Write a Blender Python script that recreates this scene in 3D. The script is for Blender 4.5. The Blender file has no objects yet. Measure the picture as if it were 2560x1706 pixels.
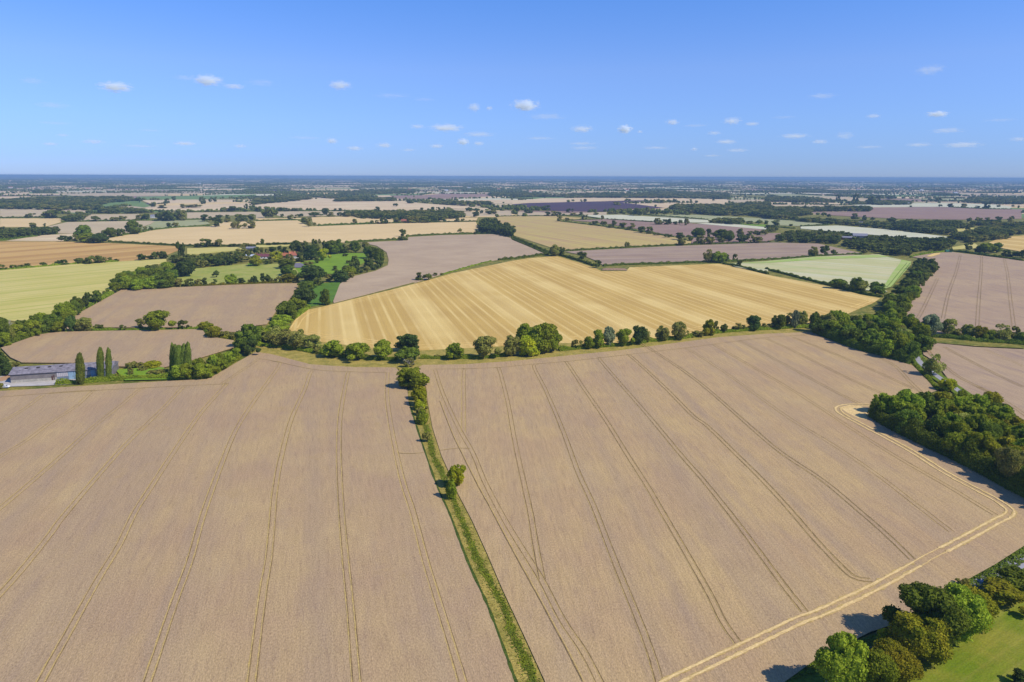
import bpy, math, random
import numpy as np
from mathutils import Matrix, Vector

# ------------------------------------------------------------------ camera, sky, sun
SC = bpy.context.scene
COL = SC.collection
CAM_H = 118.0
FPX = 1707.0                       # focal length in photograph pixels (2560 wide)
PITCH = math.radians(13.56)
ROLL = math.radians(0.18)
R_CAM = (Matrix.Rotation(math.pi / 2 - PITCH, 3, 'X') @ Matrix.Rotation(ROLL, 3, 'Z'))

cam_d = bpy.data.cameras.new('camera')
cam_d.sensor_width = 36.0
cam_d.lens = 36.0 * FPX / 2560.0
cam_d.clip_start = 1.0
cam_d.clip_end = 200000.0
cam = bpy.data.objects.new('camera', cam_d)
COL.objects.link(cam)
cam.matrix_world = Matrix.Translation((0, 0, CAM_H)) @ R_CAM.to_4x4()
SC.camera = cam

SUN_EL = math.radians(46)
sx, sy = 0.90, -0.42               # ground direction towards the sun
SUN_AZ = math.atan2(sx, sy)
w = bpy.data.worlds.new('World')
SC.world = w
w.use_nodes = True
nt = w.node_tree
nt.nodes.clear()
sky = nt.nodes.new('ShaderNodeTexSky')
sky.sky_type = 'NISHITA'
sky.sun_disc = False
sky.sun_elevation = SUN_EL
sky.sun_rotation = SUN_AZ
sky.altitude = 1500
sky.air_density = 1.25
sky.dust_density = 0.2
sky.ozone_density = 4.0
bg = nt.nodes.new('ShaderNodeBackground')
bg.inputs['Strength'].default_value = 0.13
wo = nt.nodes.new('ShaderNodeOutputWorld')
# clear deep-blue summer air: tint of the sky by elevation
tcw = nt.nodes.new('ShaderNodeTexCoord'); sxyz = nt.nodes.new('ShaderNodeSeparateXYZ')
nt.links.new(tcw.outputs['Generated'], sxyz.inputs[0])
rw = nt.nodes.new('ShaderNodeValToRGB'); nt.links.new(sxyz.outputs[2], rw.inputs[0])
els = rw.color_ramp.elements
els[0].position = 0.0; els[0].color = (.36, .53, 1.12, 1)
els[1].position = 1.0; els[1].color = (.55, .82, 1.3, 1)
for p_, c_ in ((.024, (.385, .564, 1.17, 1)), (.07, (.50, .66, 1.17, 1)), (.14, (.64, .76, 1.19, 1)), (.24, (.52, .80, 1.31, 1))):
    e_ = els.new(p_); e_.color = c_
mw = nt.nodes.new('ShaderNodeMix'); mw.data_type = 'RGBA'; mw.blend_type = 'MULTIPLY'; mw.inputs[0].default_value = 1.0
nt.links.new(sky.outputs[0], mw.inputs[6]); nt.links.new(rw.outputs[0], mw.inputs[7])
nt.links.new(mw.outputs[2], bg.inputs['Color'])
nt.links.new(bg.outputs[0], wo.inputs['Surface'])

sun_d = bpy.data.lights.new('sun', 'SUN')
sun_d.energy = 5.0
sun_d.angle = math.radians(0.5)
sun_d.color = (1.0, 0.93, 0.82)
sun = bpy.data.objects.new('sun', sun_d)
COL.objects.link(sun)
_l = math.hypot(sx, sy)
sd = Vector((-sx / _l * math.cos(SUN_EL), -sy / _l * math.cos(SUN_EL), -math.sin(SUN_EL)))
sun.rotation_euler = sd.to_track_quat('-Z', 'Y').to_euler()
sun.location = (300, -100, 400)

SC.view_settings.view_transform = 'Standard'
SC.view_settings.look = 'None'
SC.view_settings.exposure = 0.0
SC.view_settings.gamma = 1.0
SC.cycles.use_denoising = True
SC.cycles.max_bounces = 14
SC.cycles.diffuse_bounces = 2
SC.cycles.glossy_bounces = 1
SC.cycles.transmission_bounces = 2
SC.cycles.volume_bounces = 12
SC.cycles.transparent_max_bounces = 8

# ------------------------------------------------------------------ projection helpers
RC = np.array(R_CAM)
def at(px, py, z=0.0):
    """photograph pixel -> point on the ground"""
    d = RC @ np.array([(px - 1280) / FPX, -(py - 853) / FPX, -1.0])
    if d[2] > -1e-4: d[2] = -1e-4
    t = (z - CAM_H) / d[2]
    return np.array([d[0] * t, d[1] * t, z])
def proj(p):
    q = RC.T @ (np.asarray(p, float) - np.array([0, 0, CAM_H]))
    return 1280 + FPX * q[0] / -q[2], 853 - FPX * q[1] / -q[2], -q[2]
FR = {  # crop frames: x0, y0, scale
    'S': (0, 0, 1), 'F': (0, 0, .91914),
    'A1': (0, 420, 3.6766), 'A2': (640, 420, 3.6766), 'A3': (1280, 420, 3.6766), 'A4': (1920, 420, 3.6766),
    'B1': (0, 680, 3.6766), 'B2': (640, 680, 3.6766), 'B3': (1280, 680, 3.6766), 'B4': (1920, 680, 3.6766),
    'L1': (2060, 1300, 3.862), 'L2': (2060, 900, 3.92), 'L3': (900, 1000, 3.92), 'L4': (900, 1300, 3.862),
    'P1': (0, 880, 3.6766), 'P2': (0, 1280, 3.6766), 'P3': (560, 880, 3.6766), 'P4': (560, 1280, 3.6766),
    'P5': (1160, 880, 3.6766), 'P6': (1160, 1280, 3.6766), 'P7': (1700, 820, 3.6766), 'P8': (1700, 1200, 3.6766),
    'M': (620, 600, 6.92), 'H': (0, 880, 6.92), 'C1': (0, 0, 1.838), 'C2': (1280, 0, 1.838),
    'V': (2120, 520, 6.92), 'G': (2060, 560, 6.92), 'N': (2300, 580, 9.05)}
def px(fr, x, y):
    a = FR[fr]
    return a[0] + x / a[2], a[1] + y / a[2]
def pts(s):
    """'A1 10,20 30,40 B2 5,6' -> list of photograph pixels"""
    out, fr = [], 'S'
    for tok in s.split():
        if tok in FR: fr = tok
        else:
            x, y = tok.split(',')
            out.append(px(fr, float(x), float(y)))
    return out
def gpts(s, z=0.0):
    return [at(*p, z=z) for p in pts(s)]

# ------------------------------------------------------------------ mesh helpers
def mesh_np(name, V, Q, mats=(), midx=None, smooth=False):
    V = np.asarray(V, np.float32); Q = np.asarray(Q, np.int32)
    k = Q.shape[1]
    me = bpy.data.meshes.new(name)
    me.vertices.add(len(V)); me.vertices.foreach_set('co', V.ravel())
    me.loops.add(Q.size); me.loops.foreach_set('vertex_index', Q.ravel())
    me.polygons.add(len(Q))
    me.polygons.foreach_set('loop_start', np.arange(0, Q.size, k, dtype=np.int32))
    for m in mats: me.materials.append(m)
    if midx is not None: me.polygons.foreach_set('material_index', np.asarray(midx, np.int32))
    if smooth: me.polygons.foreach_set('use_smooth', np.ones(len(Q), bool))
    me.update(calc_edges=True)
    me.validate()
    return me
def link(name, data, parent=None, loc=None):
    o = bpy.data.objects.new(name, data)
    COL.objects.link(o)
    if parent is not None: o.parent = parent
    if loc is not None: o.location = loc
    return o
def tag(o, label=None, cat=None, group=None, kind=None):
    if label: o['label'] = label
    if cat: o['category'] = cat
    if group: o['group'] = group
    if kind: o['kind'] = kind
    return o
class MB:
    """collects shapes into one mesh"""
    def __init__(s): s.v = []; s.f = []
    def add(s, vs, fs):
        n = len(s.v); s.v += [tuple(map(float, q)) for q in vs]; s.f += [tuple(i + n for i in f) for f in fs]
    def box(s, x0, x1, y0, y1, z0, z1):
        s.add([(x0, y0, z0), (x1, y0, z0), (x1, y1, z0), (x0, y1, z0), (x0, y0, z1), (x1, y0, z1), (x1, y1, z1), (x0, y1, z1)],
              [(3, 2, 1, 0), (4, 5, 6, 7), (0, 1, 5, 4), (1, 2, 6, 5), (2, 3, 7, 6), (3, 0, 4, 7)])
    def cyl(s, c, axis, r, h, n=14):
        ax = {'x': (1, 2, 0), 'y': (2, 0, 1), 'z': (0, 1, 2)}[axis]
        vs = []
        for k in (-.5, .5):
            for i in range(n):
                p = [0, 0, 0]; t = 2 * math.pi * i / n
                p[ax[0]] = c[ax[0]] + r * math.cos(t); p[ax[1]] = c[ax[1]] + r * math.sin(t); p[ax[2]] = c[ax[2]] + h * k
                vs.append(p)
        s.add(vs, [tuple(range(n - 1, -1, -1)), tuple(range(n, 2 * n))] + [(i, (i + 1) % n, n + (i + 1) % n, n + i) for i in range(n)])
    def tube(s, path, rad, n=6):
        rings = []
        for i, p in enumerate(path):
            a = np.array(path[max(i - 1, 0)], float); b = np.array(path[min(i + 1, len(path) - 1)], float)
            d = b - a; d /= max(np.linalg.norm(d), 1e-6)
            u = np.cross(d, [0.31, 0.77, 0.2]); u /= np.linalg.norm(u); v = np.cross(d, u)
            rings.append([np.array(p, float) + rad[i] * (u * math.cos(2 * math.pi * k / n) + v * math.sin(2 * math.pi * k / n)) for k in range(n)])
        vs = [q for r in rings for q in r]
        fs = [(i * n + k, i * n + (k + 1) % n, (i + 1) * n + (k + 1) % n, (i + 1) * n + k) for i in range(len(path) - 1) for k in range(n)]
        fs.append(tuple(range(n))); fs.append(tuple((len(path) - 1) * n + k for k in range(n)))
        s.add(vs, fs)
    def mesh(s, name, mat):
        me = bpy.data.meshes.new(name); me.from_pydata(s.v, [], s.f); me.materials.append(mat); me.update()
        return me
    def build(s, name, mat, parent=None, loc=None): return link(name, s.mesh(name, mat), parent, loc)

# ------------------------------------------------------------------ materials
def srgb(r, g, b):
    f = lambda c: (c / 255) / 12.92 if c <= 10.3 else (((c / 255) + .055) / 1.055) ** 2.4
    return (f(r), f(g), f(b))
def new_mat(name):
    m = bpy.data.materials.new(name); m.use_nodes = True
    t = m.node_tree; t.nodes.clear()
    o = t.nodes.new('ShaderNodeOutputMaterial')
    return m, t, o
def N(t, typ, **kw):
    n = t.nodes.new(typ)
    for k, v in kw.items(): setattr(n, k, v)
    return n
def noise(t, vec, scale, detail=3, rough=.55):
    n = N(t, 'ShaderNodeTexNoise'); n.inputs['Scale'].default_value = scale
    n.inputs['Detail'].default_value = detail; n.inputs['Roughness'].default_value = rough
    if vec is not None: t.links.new(vec, n.inputs['Vector'])
    return n.outputs['Fac']
def ramp(t, fac, a, b, c0=(0, 0, 0), c1=(1, 1, 1)):
    r = N(t, 'ShaderNodeValToRGB'); e = r.color_ramp.elements
    e[0].position = a; e[0].color = (*c0, 1); e[1].position = b; e[1].color = (*c1, 1)
    t.links.new(fac, r.inputs['Fac'])
    return r.outputs['Color']
def mixc(t, fac, a, b, mode='MIX'):
    n = N(t, 'ShaderNodeMix', data_type='RGBA', blend_type=mode)
    for sock, val in ((0, fac), (6, a), (7, b)):
        if hasattr(val, 'links'): t.links.new(val, n.inputs[sock])
        elif sock == 0: n.inputs[0].default_value = val
        else: n.inputs[sock].default_value = (*val, 1)
    return n.outputs[2]
def scaled(c, k): return tuple(min(1, x * k) for x in c)
def world_vec(t, ang, sxy):
    g = N(t, 'ShaderNodeNewGeometry')
    vr = N(t, 'ShaderNodeVectorRotate', rotation_type='Z_AXIS'); vr.inputs['Angle'].default_value = -ang
    t.links.new(g.outputs['Position'], vr.inputs['Vector'])
    m = N(t, 'ShaderNodeVectorMath', operation='MULTIPLY'); m.inputs[1].default_value = (sxy[0], sxy[1], 0.02)
    t.links.new(vr.outputs[0], m.inputs[0])
    return m.outputs[0]
KD = 1.0
def field_mat(name, c1, c2, ang=0.0, patch=55, bands=(), rows=None, grain=.35, grain_size=.35, speck=None, streak=None, waves=()):
    """c1/c2 patch colours; bands: list of (width m, lo, hi, colour, strength); rows: (spacing, strength)"""
    m, t, o = new_mat(name)
    v = world_vec(t, ang, (1, 1))
    p1 = noise(t, v, 1 / patch, 4, .6)
    col = mixc(t, ramp(t, p1, .38, .62), c1, c2)
    for (wd, lo, hi, cc, st) in bands:
        vb = world_vec(t, ang, (1 / (wd * 40 + 300), 1 / wd))
        f = ramp(t, noise(t, vb, 1, 2, .5), lo, hi)
        mm = N(t, 'ShaderNodeMath', operation='MULTIPLY'); t.links.new(f, mm.inputs[0]); mm.inputs[1].default_value = st
        col = mixc(t, mm.outputs[0], col, cc)
    if rows:
        vb = world_vec(t, ang, (1 / (rows[0] * 14), 1 / rows[0]))
        f = ramp(t, noise(t, vb, 1, 2, .6), .35, .65, (1 - rows[1],) * 3, (1 + rows[1] * .6,) * 3)
        col = mixc(t, 1.0, col, f, 'MULTIPLY')
    for (per, lo, hi, cc, st, jit) in waves:   # passes of the combine: regular strips across the field
        sp_ = N(t, 'ShaderNodeSeparateXYZ'); t.links.new(v, sp_.inputs[0])
        vj = world_vec(t, ang, (1 / 900, 1 / (per * 1.7)))
        ma = N(t, 'ShaderNodeMath', operation='MULTIPLY_ADD'); t.links.new(noise(t, vj, 1, 0, .5), ma.inputs[0]); ma.inputs[1].default_value = jit * per; t.links.new(sp_.outputs[1], ma.inputs[2])
        mb_ = N(t, 'ShaderNodeMath', operation='MULTIPLY'); t.links.new(ma.outputs[0], mb_.inputs[0]); mb_.inputs[1].default_value = 2 * math.pi / per
        si = N(t, 'ShaderNodeMath', operation='SINE'); t.links.new(mb_.outputs[0], si.inputs[0])
        f = ramp(t, si.outputs[0], lo, hi)
        vm = world_vec(t, ang, (1 / 70, 1 / (per * 2.3)))
        fm = ramp(t, noise(t, vm, 1, 2, .5), .3, .6, (.25,) * 3, (1,) * 3)
        f2 = mixc(t, 1.0, f, fm, 'MULTIPLY')
        mm = N(t, 'ShaderNodeMath', operation='MULTIPLY'); t.links.new(f2, mm.inputs[0]); mm.inputs[1].default_value = st
        col = mixc(t, mm.outputs[0], col, cc)
    if streak:   # blotches drawn out along the drilling direction
        for (sl, sw, lo, hi, cc, st) in streak:
            vb = world_vec(t, ang, (1 / sl, 1 / sw))
            f = ramp(t, noise(t, vb, 1, 4, .65), lo, hi)
            mm = N(t, 'ShaderNodeMath', operation='MULTIPLY'); t.links.new(f, mm.inputs[0]); mm.inputs[1].default_value = st
            col = mixc(t, mm.outputs[0], col, cc)
    if speck:
        f = ramp(t, noise(t, v, 1 / speck[0], 5, .7), speck[1], speck[2])
        col = mixc(t, f, col, speck[3])
    vg = world_vec(t, ang, (.45, 1))
    g = noise(t, vg, 1 / grain_size, 3, .65)
    f = ramp(t, g, .3, .7, (1 - grain,) * 3, (1 + grain * .75,) * 3)
    col = mixc(t, 1.0, col, f, 'MULTIPLY')
    b = N(t, 'ShaderNodeBsdfPrincipled'); b.inputs['Roughness'].default_value = .95
    b.inputs['Specular IOR Level'].default_value = .1
    t.links.new(col, b.inputs['Base Color'])
    bp = N(t, 'ShaderNodeBump'); bp.inputs['Strength'].default_value = .5; bp.inputs['Distance'].default_value = .12
    t.links.new(g, bp.inputs['Height']); t.links.new(bp.outputs[0], b.inputs['Normal'])
    t.links.new(b.outputs[0], o.inputs['Surface'])
    return m
def leaf_mat(name, c1, c2, sc=.16):
    m, t, o = new_mat(name)
    g = N(t, 'ShaderNodeNewGeometry')
    n1 = noise(t, g.outputs['Position'], sc, 2, .5)
    n2 = noise(t, g.outputs['Position'], sc * 9, 2, .7)
    col = mixc(t, ramp(t, n1, .35, .65), c1, c2)
    col = mixc(t, 1.0, col, ramp(t, n2, .3, .7, (.55,) * 3, (1.5,) * 3), 'MULTIPLY')
    oi = N(t, 'ShaderNodeObjectInfo')
    hs = N(t, 'ShaderNodeHueSaturation')
    mr = N(t, 'ShaderNodeMapRange'); mr.inputs[3].default_value = .78; mr.inputs[4].default_value = 1.25
    t.links.new(oi.outputs['Random'], mr.inputs[0]); t.links.new(mr.outputs[0], hs.inputs['Value'])
    mr2 = N(t, 'ShaderNodeMapRange'); mr2.inputs[3].default_value = .485; mr2.inputs[4].default_value = .512
    t.links.new(oi.outputs['Random'], mr2.inputs[0]); t.links.new(mr2.outputs[0], hs.inputs['Hue'])
    t.links.new(col, hs.inputs['Color'])
    d = N(t, 'ShaderNodeBsdfDiffuse'); t.links.new(hs.outputs[0], d.inputs['Color'])
    tr = N(t, 'ShaderNodeBsdfTranslucent'); t.links.new(hs.outputs[0], tr.inputs['Color'])
    mx = N(t, 'ShaderNodeMixShader'); mx.inputs[0].default_value = .38
    t.links.new(d.outputs[0], mx.inputs[1]); t.links.new(tr.outputs[0], mx.inputs[2])
    t.links.new(mx.outputs[0], o.inputs['Surface'])
    return m
def plain(name, c, rough=.8, var=.15, sc=1.0, metal=0, spec=.3):
    m, t, o = new_mat(name)
    tc = N(t, 'ShaderNodeTexCoord')
    n = noise(t, tc.outputs['Object'], sc, 4, .6)
    col = mixc(t, 1.0, c, ramp(t, n, .3, .7, (1 - var,) * 3, (1 + var * .7,) * 3), 'MULTIPLY')
    b = N(t, 'ShaderNodeBsdfPrincipled'); b.inputs['Roughness'].default_value = rough; b.inputs['Metallic'].default_value = metal
    b.inputs['Specular IOR Level'].default_value = spec
    t.links.new(col, b.inputs['Base Color']); t.links.new(b.outputs[0], o.inputs['Surface'])
    return m
def wang(s):
    a, b = gpts(s)[:2]
    return math.atan2(b[1] - a[1], b[0] - a[0])

# real-world colours (photo colour of the sunlit field, taken back to an albedo)
AL = 0.80
def fc(r, g, b, k=1.0):
    c = scaled(srgb(r, g, b), AL * k); return (min(.9, c[0] * 1.05), c[1] * 1.02, c[2] * .93)
WH1, WH2 = fc(190, 164, 123), fc(181, 154, 122)
A_L = wang('P4 1085,0 1170,900'); A_R = wang('P5 900,700 1140,1300')
M_WHL = field_mat('ripe_wheat_left', WH1, WH2, A_L, 40, bands=[(13, .44, .60, fc(174, 151, 124), .55)], streak=[(38, 7, .5, .74, fc(162, 140, 124), .42), (60, 14, .52, .72, fc(196, 172, 132), .4), (9, 1.4, .55, .72, fc(150, 126, 104), .5), (1.1, .9, .80, .83, fc(110, 106, 60), .8)], rows=(.9, .07), grain=.32, speck=(30, .60, .78, fc(180, 154, 112)))
M_WHR = field_mat('ripe_wheat_right', fc(195, 168, 123), fc(186, 158, 122), A_R, 46, bands=[(13, .44, .60, fc(174, 151, 124), .55)], streak=[(38, 7, .5, .74, fc(162, 140, 124), .42), (60, 14, .52, .72, fc(196, 172, 132), .4), (9, 1.4, .55, .72, fc(150, 126, 104), .5), (1.1, .9, .80, .83, fc(110, 106, 60), .8)], rows=(.9, .09), grain=.32, speck=(34, .58, .78, fc(180, 154, 122)))
M_WHE = field_mat('ripe_wheat_east', fc(186, 162, 132), fc(176, 152, 128), A_R, 60, rows=(1.2, .1), grain=.3, streak=[(50, 9, .5, .72, fc(150, 130, 124), .6)])
M_WHN = field_mat('ripe_wheat_north', fc(192, 170, 142), fc(182, 160, 134), .4, 60, rows=(2.5, .1), grain=.15, grain_size=1)
A_Y = wang('B2 1450,170 1830,640')
M_YEL = field_mat('straw_stubble', fc(210, 178, 104), fc(202, 170, 98), A_Y, 70,
                  waves=[(74, .25, .6, fc(230, 203, 134), .8, .22), (9.5, .55, .95, fc(236, 210, 142), .7, .3), (31, .2, .6, fc(192, 160, 94), .4, .3)],
                  bands=[(1.6, .54, .66, fc(182, 150, 90), .4)], grain=.16, grain_size=.8)
M_STR = field_mat('loose_straw', fc(238, 206, 132), fc(224, 192, 118), A_Y, 12, grain=.25, grain_size=.6)
M_TRK = field_mat('wheel_track_soil_shade', fc(124, 104, 74), fc(156, 132, 92), 0, 3, grain=.4)  # soil and straw tone, darkened by groove shade put into the colour
M_TRKL = field_mat('wheel_track_yellow', fc(194, 168, 106), fc(200, 174, 120), 0, 4, grain=.35)
M_PALE = field_mat('bare_pale_track', fc(236, 208, 150), fc(220, 191, 136), 0, 3, grain=.3)
M_GND = field_mat('rough_grass', fc(140, 132, 62), fc(96, 108, 42), 0, 14, grain=.4, grain_size=.8, speck=(5, .5, .7, fc(176, 160, 90)))
M_DRY = field_mat('dry_grass', fc(176, 158, 84), fc(146, 138, 66), .3, 7, grain=.42, grain_size=.5, speck=(3, .55, .72, fc(206, 184, 112)))
M_GRN = field_mat('green_grass', fc(126, 136, 38), fc(98, 112, 34), .3, 4, grain=.45, grain_size=.5, speck=(3, .58, .75, fc(168, 160, 70)))
M_WEED = field_mat('weedy_edge', fc(84, 100, 38), fc(66, 84, 36), .3, 4, grain=.5, grain_size=.6)
M_LAWN = field_mat('mown_lawn', fc(142, 142, 52), fc(112, 132, 30), wang('L1 1650,830 1100,1180'), 12, bands=[(3, .45, .6, fc(160, 152, 74), .5)], rows=(1.5, .1), grain=.22, grain_size=.4)
M_VERGE = field_mat('verge_grass', fc(112, 130, 40), fc(92, 110, 36), 0, 8, grain=.35, grain_size=.5)
M_BRI = field_mat('bright_pasture', fc(128, 160, 44), fc(114, 146, 40), 0, 30, grain=.2, grain_size=1)
M_PADD = field_mat('paddock_grass', fc(98, 134, 44), fc(86, 120, 40), 0, 16, grain=.25, speck=(6, .64, .76, fc(168, 176, 112)))
M_PARK = field_mat('park_grass', fc(172, 172, 92), fc(148, 160, 72), 0, 22, grain=.2, speck=(14, .58, .75, fc(196, 188, 124)))
M_YG = field_mat('yellow_green_field', fc(210, 197, 124), fc(202, 191, 112), wang('B1 0,310 520,250'), 60, bands=[(6, .52, .68, fc(166, 172, 74), .7), (20, .5, .64, fc(178, 178, 88), .4)], grain=.12)
M_BRN = field_mat('gold_brown_stubble', fc(208, 172, 108), fc(202, 164, 100), wang('A1 0,770 900,705'), 80, bands=[(24, .47, .54, fc(180, 142, 86), .75)], grain=.1)
M_CRM = field_mat('cream_stubble', fc(228, 202, 150), fc(220, 194, 142), .2, 120, bands=[(14, .45, .62, fc(214, 184, 130), .5)], grain=.08)
M_CRM2 = field_mat('pale_stubble', fc(226, 206, 168), fc(214, 190, 152), .2, 160, bands=[(20, .45, .6, fc(204, 180, 146), .5)], grain=.08)
M_PNK = field_mat('grey_pink_stubble', fc(206, 188, 150), fc(196, 178, 142), .1, 120, bands=[(12, .45, .6, fc(178, 160, 142), .5)], grain=.08)
M_TAN = field_mat('tan_stubble', fc(190, 162, 116), fc(192, 172, 108), wang('A3 0,560 1000,720'), 90, bands=[(9, .48, .6, fc(202, 186, 110), .7), (5, .52, .64, fc(170, 140, 108), .5)], grain=.1)
M_PUR = field_mat('dark_ploughed_soil', fc(84, 66, 78), fc(76, 60, 74), .0, 150, bands=[(14, .5, .6, fc(96, 76, 86), .6)], grain=.1)
M_PLO = field_mat('brown_cultivated_soil', fc(174, 152, 128), fc(160, 138, 118), wang('A3 700,800 1800,780'), 70, bands=[(6, .48, .6, fc(182, 162, 148), .6), (14, .5, .6, fc(136, 116, 110), .4)], grain=.1)
M_PLO2 = field_mat('mauve_cultivated_soil', fc(160, 134, 118), fc(150, 124, 112), .0, 120, bands=[(14, .5, .62, fc(166, 142, 132), .5)], grain=.1)
M_WHT = field_mat('white_bleached_stubble', fc(214, 212, 188), fc(206, 206, 176), .0, 90, bands=[(8, .5, .64, fc(190, 196, 152), .5)], grain=.08)
M_PGR = field_mat('pale_green_field', fc(206, 200, 156), fc(194, 192, 138), wang('A4 0,920 1000,1010'), 60, bands=[(5, .52, .66, fc(156, 180, 96), .6), (16, .5, .62, fc(206, 206, 178), .5)], grain=.1)
M_EGR = field_mat('green_field_edge', fc(160, 188, 92), fc(178, 192, 118), 0, 20, grain=.15)
M_GGR = field_mat('grey_green_field', fc(172, 174, 132), fc(162, 166, 118), .0, 80, grain=.1)
M_DGR = field_mat('green_meadow', fc(124, 148, 84), fc(112, 138, 76), .0, 80, grain=.15)
M_ROAD = plain('asphalt', (.30, .29, .30), .9, .12, .3)
M_GRAV = plain('pale_concrete_yard', (.42, .39, .35), .9, .2, .2)
M_HEAP = plain('muck_heap', (.30, .19, .12), .95, .5, .8)
M_BARK = plain('bark', (.12, .095, .07), .9, .3, 2)
M_DEAD = plain('bleached_dead_wood', (.42, .38, .32), .9, .2, 2)
LEAF = {
    'm': leaf_mat('leaf_poplar_green', (.15, .20, .03), (.22, .265, .04)),
    'o': leaf_mat('leaf_dark_green', (0.106, 0.148, 0.019), (0.175, 0.226, 0.025)),
    'g': leaf_mat('leaf_mid_green', (0.188, 0.246, 0.019), (0.294, 0.349, 0.028)),
    'a': leaf_mat('leaf_olive', (0.235, 0.256, 0.048), (0.338, 0.333, 0.072)),
    'l': leaf_mat('leaf_yellow_green', (0.270, 0.308, 0.016), (0.420, 0.406, 0.020)),
    's': leaf_mat('leaf_silver_green', (0.195, 0.238, 0.110), (0.285, 0.322, 0.160)),
    'c': leaf_mat('leaf_blackish_green', (0.061, 0.098, 0.022), (0.106, 0.148, 0.028)),
    'u': leaf_mat('leaf_purple', (0.045, 0.028, 0.022), (0.075, 0.042, 0.030)),
    'y': leaf_mat('leaf_olive_gold', (0.195, 0.210, 0.014), (0.300, 0.266, 0.020)),
    'h': leaf_mat('leaf_hedge', (0.117, 0.154, 0.020), (0.211, 0.235, 0.030), .1),
    'f': leaf_mat('leaf_far', (0.075, 0.104, 0.018), (0.160, 0.176, 0.032), .012)}

# ------------------------------------------------------------------ ground and fields
def hgt(x, y):
    x = np.asarray(x, float); y = np.asarray(y, float)
    r = np.hypot(x, y)
    k = np.clip((r - 5500) / 9000, 0, 1); k = k * k * (3 - 2 * k)
    s = (np.sin(x / 1500 + 1.3) * np.cos(y / 1900 + .4) + .6 * np.sin(x / 830 + y / 2100) + .5 * np.cos(x / 2700 - y / 1300 + 2))
    return k * (8 + 9 * s)
def smooth(P, closed=False, step=None, sub=6):
    P = [np.asarray(p, float) for p in P]; n = len(P)
    if n < 3: return P
    out = []
    for i in range(n if closed else n - 1):
        p0 = P[(i - 1) % n] if closed or i > 0 else 2 * P[0] - P[1]
        p1 = P[i]; p2 = P[(i + 1) % n]
        p3 = P[(i + 2) % n] if closed or i + 2 < n else 2 * P[-1] - P[-2]
        for k in range(sub):
            s = k / sub
            out.append(.5 * ((2 * p1) + (-p0 + p2) * s + (2 * p0 - 5 * p1 + 4 * p2 - p3) * s * s + (-p0 + 3 * p1 - 3 * p2 + p3) * s ** 3))
    if not closed: out.append(P[-1])
    return out
def poly_slab(name, P, z, mat, thick=0.0, kind='structure', skirt=None):
    """flat polygon at height z with a skirt of `thick` below its rim"""
    vs = [(p[0], p[1], z) for p in P]; n = len(vs); fs = [tuple(range(n))]
    me = bpy.data.meshes.new(name)
    if thick:
        vs += [(p[0], p[1], z - thick) for p in P]
        fs += [(i, (i + 1) % n, n + (i + 1) % n, n + i) for i in range(n)]
    me.from_pydata(vs, [], fs); me.materials.append(mat)
    if skirt:
        me.materials.append(skirt)
        for p in me.polygons[1:]: p.material_index = 1
    me.update()
    if me.polygons[0].normal.z < 0: me.flip_normals()
    o = link(name, me); tag(o, kind=kind)
    return o
def ribbon_arr(P, width, z, off=0.0, rng=None, wob=0.0):
    P = np.array([p[:2] for p in P]); d = np.gradient(P, axis=0)
    nrm = np.stack([-d[:, 1], d[:, 0]], 1) / np.maximum(np.linalg.norm(d, axis=1, keepdims=True), 1e-6)
    w1 = np.full(len(P), width / 2)
    if rng is not None: w1 = w1 * (1 + wob * rng.uniform(-1, 1, len(P)))
    A = P + nrm * (off + w1[:, None]); B = P + nrm * (off - w1[:, None])
    V = np.concatenate([np.c_[A, np.full(len(P), z)], np.c_[B, np.full(len(P), z)]])
    n = len(P); i = np.arange(n - 1)
    return V, np.stack([i + n, i + n + 1, i + 1, i], 1)
def join_arr(parts):
    V, Q, n = [], [], 0
    for v, q in parts:
        V.append(v); Q.append(q + n); n += len(v)
    return np.concatenate(V), np.concatenate(Q)
RNG = np.random.default_rng(7)

def rough(P, width, z, off, rng, lo=.4, hi=1.3, step=1.6, wander=.12, gap=0.0):
    P = np.array([p[:2] for p in P]); seg = np.r_[0, np.cumsum(np.linalg.norm(np.diff(P, axis=0), axis=1))]
    n = max(3, int(seg[-1] / step)); u = np.linspace(0, seg[-1], n)
    Q_ = np.stack([np.interp(u, seg, P[:, 0]), np.interp(u, seg, P[:, 1])], 1); d = np.gradient(Q_, axis=0)
    nrm = np.stack([-d[:, 1], d[:, 0]], 1) / np.maximum(np.linalg.norm(d, axis=1, keepdims=True), 1e-6)
    slow = .5 + .5 * np.sin(u / 23 + rng.uniform(0, 6)) * np.sin(u / 61 + rng.uniform(0, 6))
    f = rng.uniform(lo, hi, n) * (1 - gap + gap * slow)
    c = off + rng.normal(0, wander, n)
    A = Q_ + nrm * (c + width * f / 2)[:, None]; B = Q_ + nrm * (c - width * f / 2)[:, None]
    V = np.concatenate([np.c_[A, np.full(n, z)], np.c_[B, np.full(n, z)]]); i = np.arange(n - 1)
    return V, np.stack([i + n, i + n + 1, i + 1, i], 1)

# ground sheet to the horizon, finer near, gently rolling far off
ys = np.concatenate([[-400, -100], np.linspace(100, 6000, 30), np.geomspace(6300, 46000, 75)])
us = np.linspace(-1.15, 1.15, 121)
GX = np.array([[u * (max(yy, 0) + 900) for u in us] for yy in ys]); GY = np.repeat(ys[:, None], len(us), 1)
GV = np.stack([GX, GY, hgt(GX, GY)], -1).reshape(-1, 3)
ii, jj = np.meshgrid(np.arange(len(ys) - 1), np.arange(len(us) - 1), indexing='ij')
b0 = (ii * len(us) + jj).ravel()
tag(link('ground', mesh_np('ground', GV, np.stack([b0, b0 + 1, b0 + len(us) + 1, b0 + len(us)], 1), [M_GND], smooth=True)), kind='structure')

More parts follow.
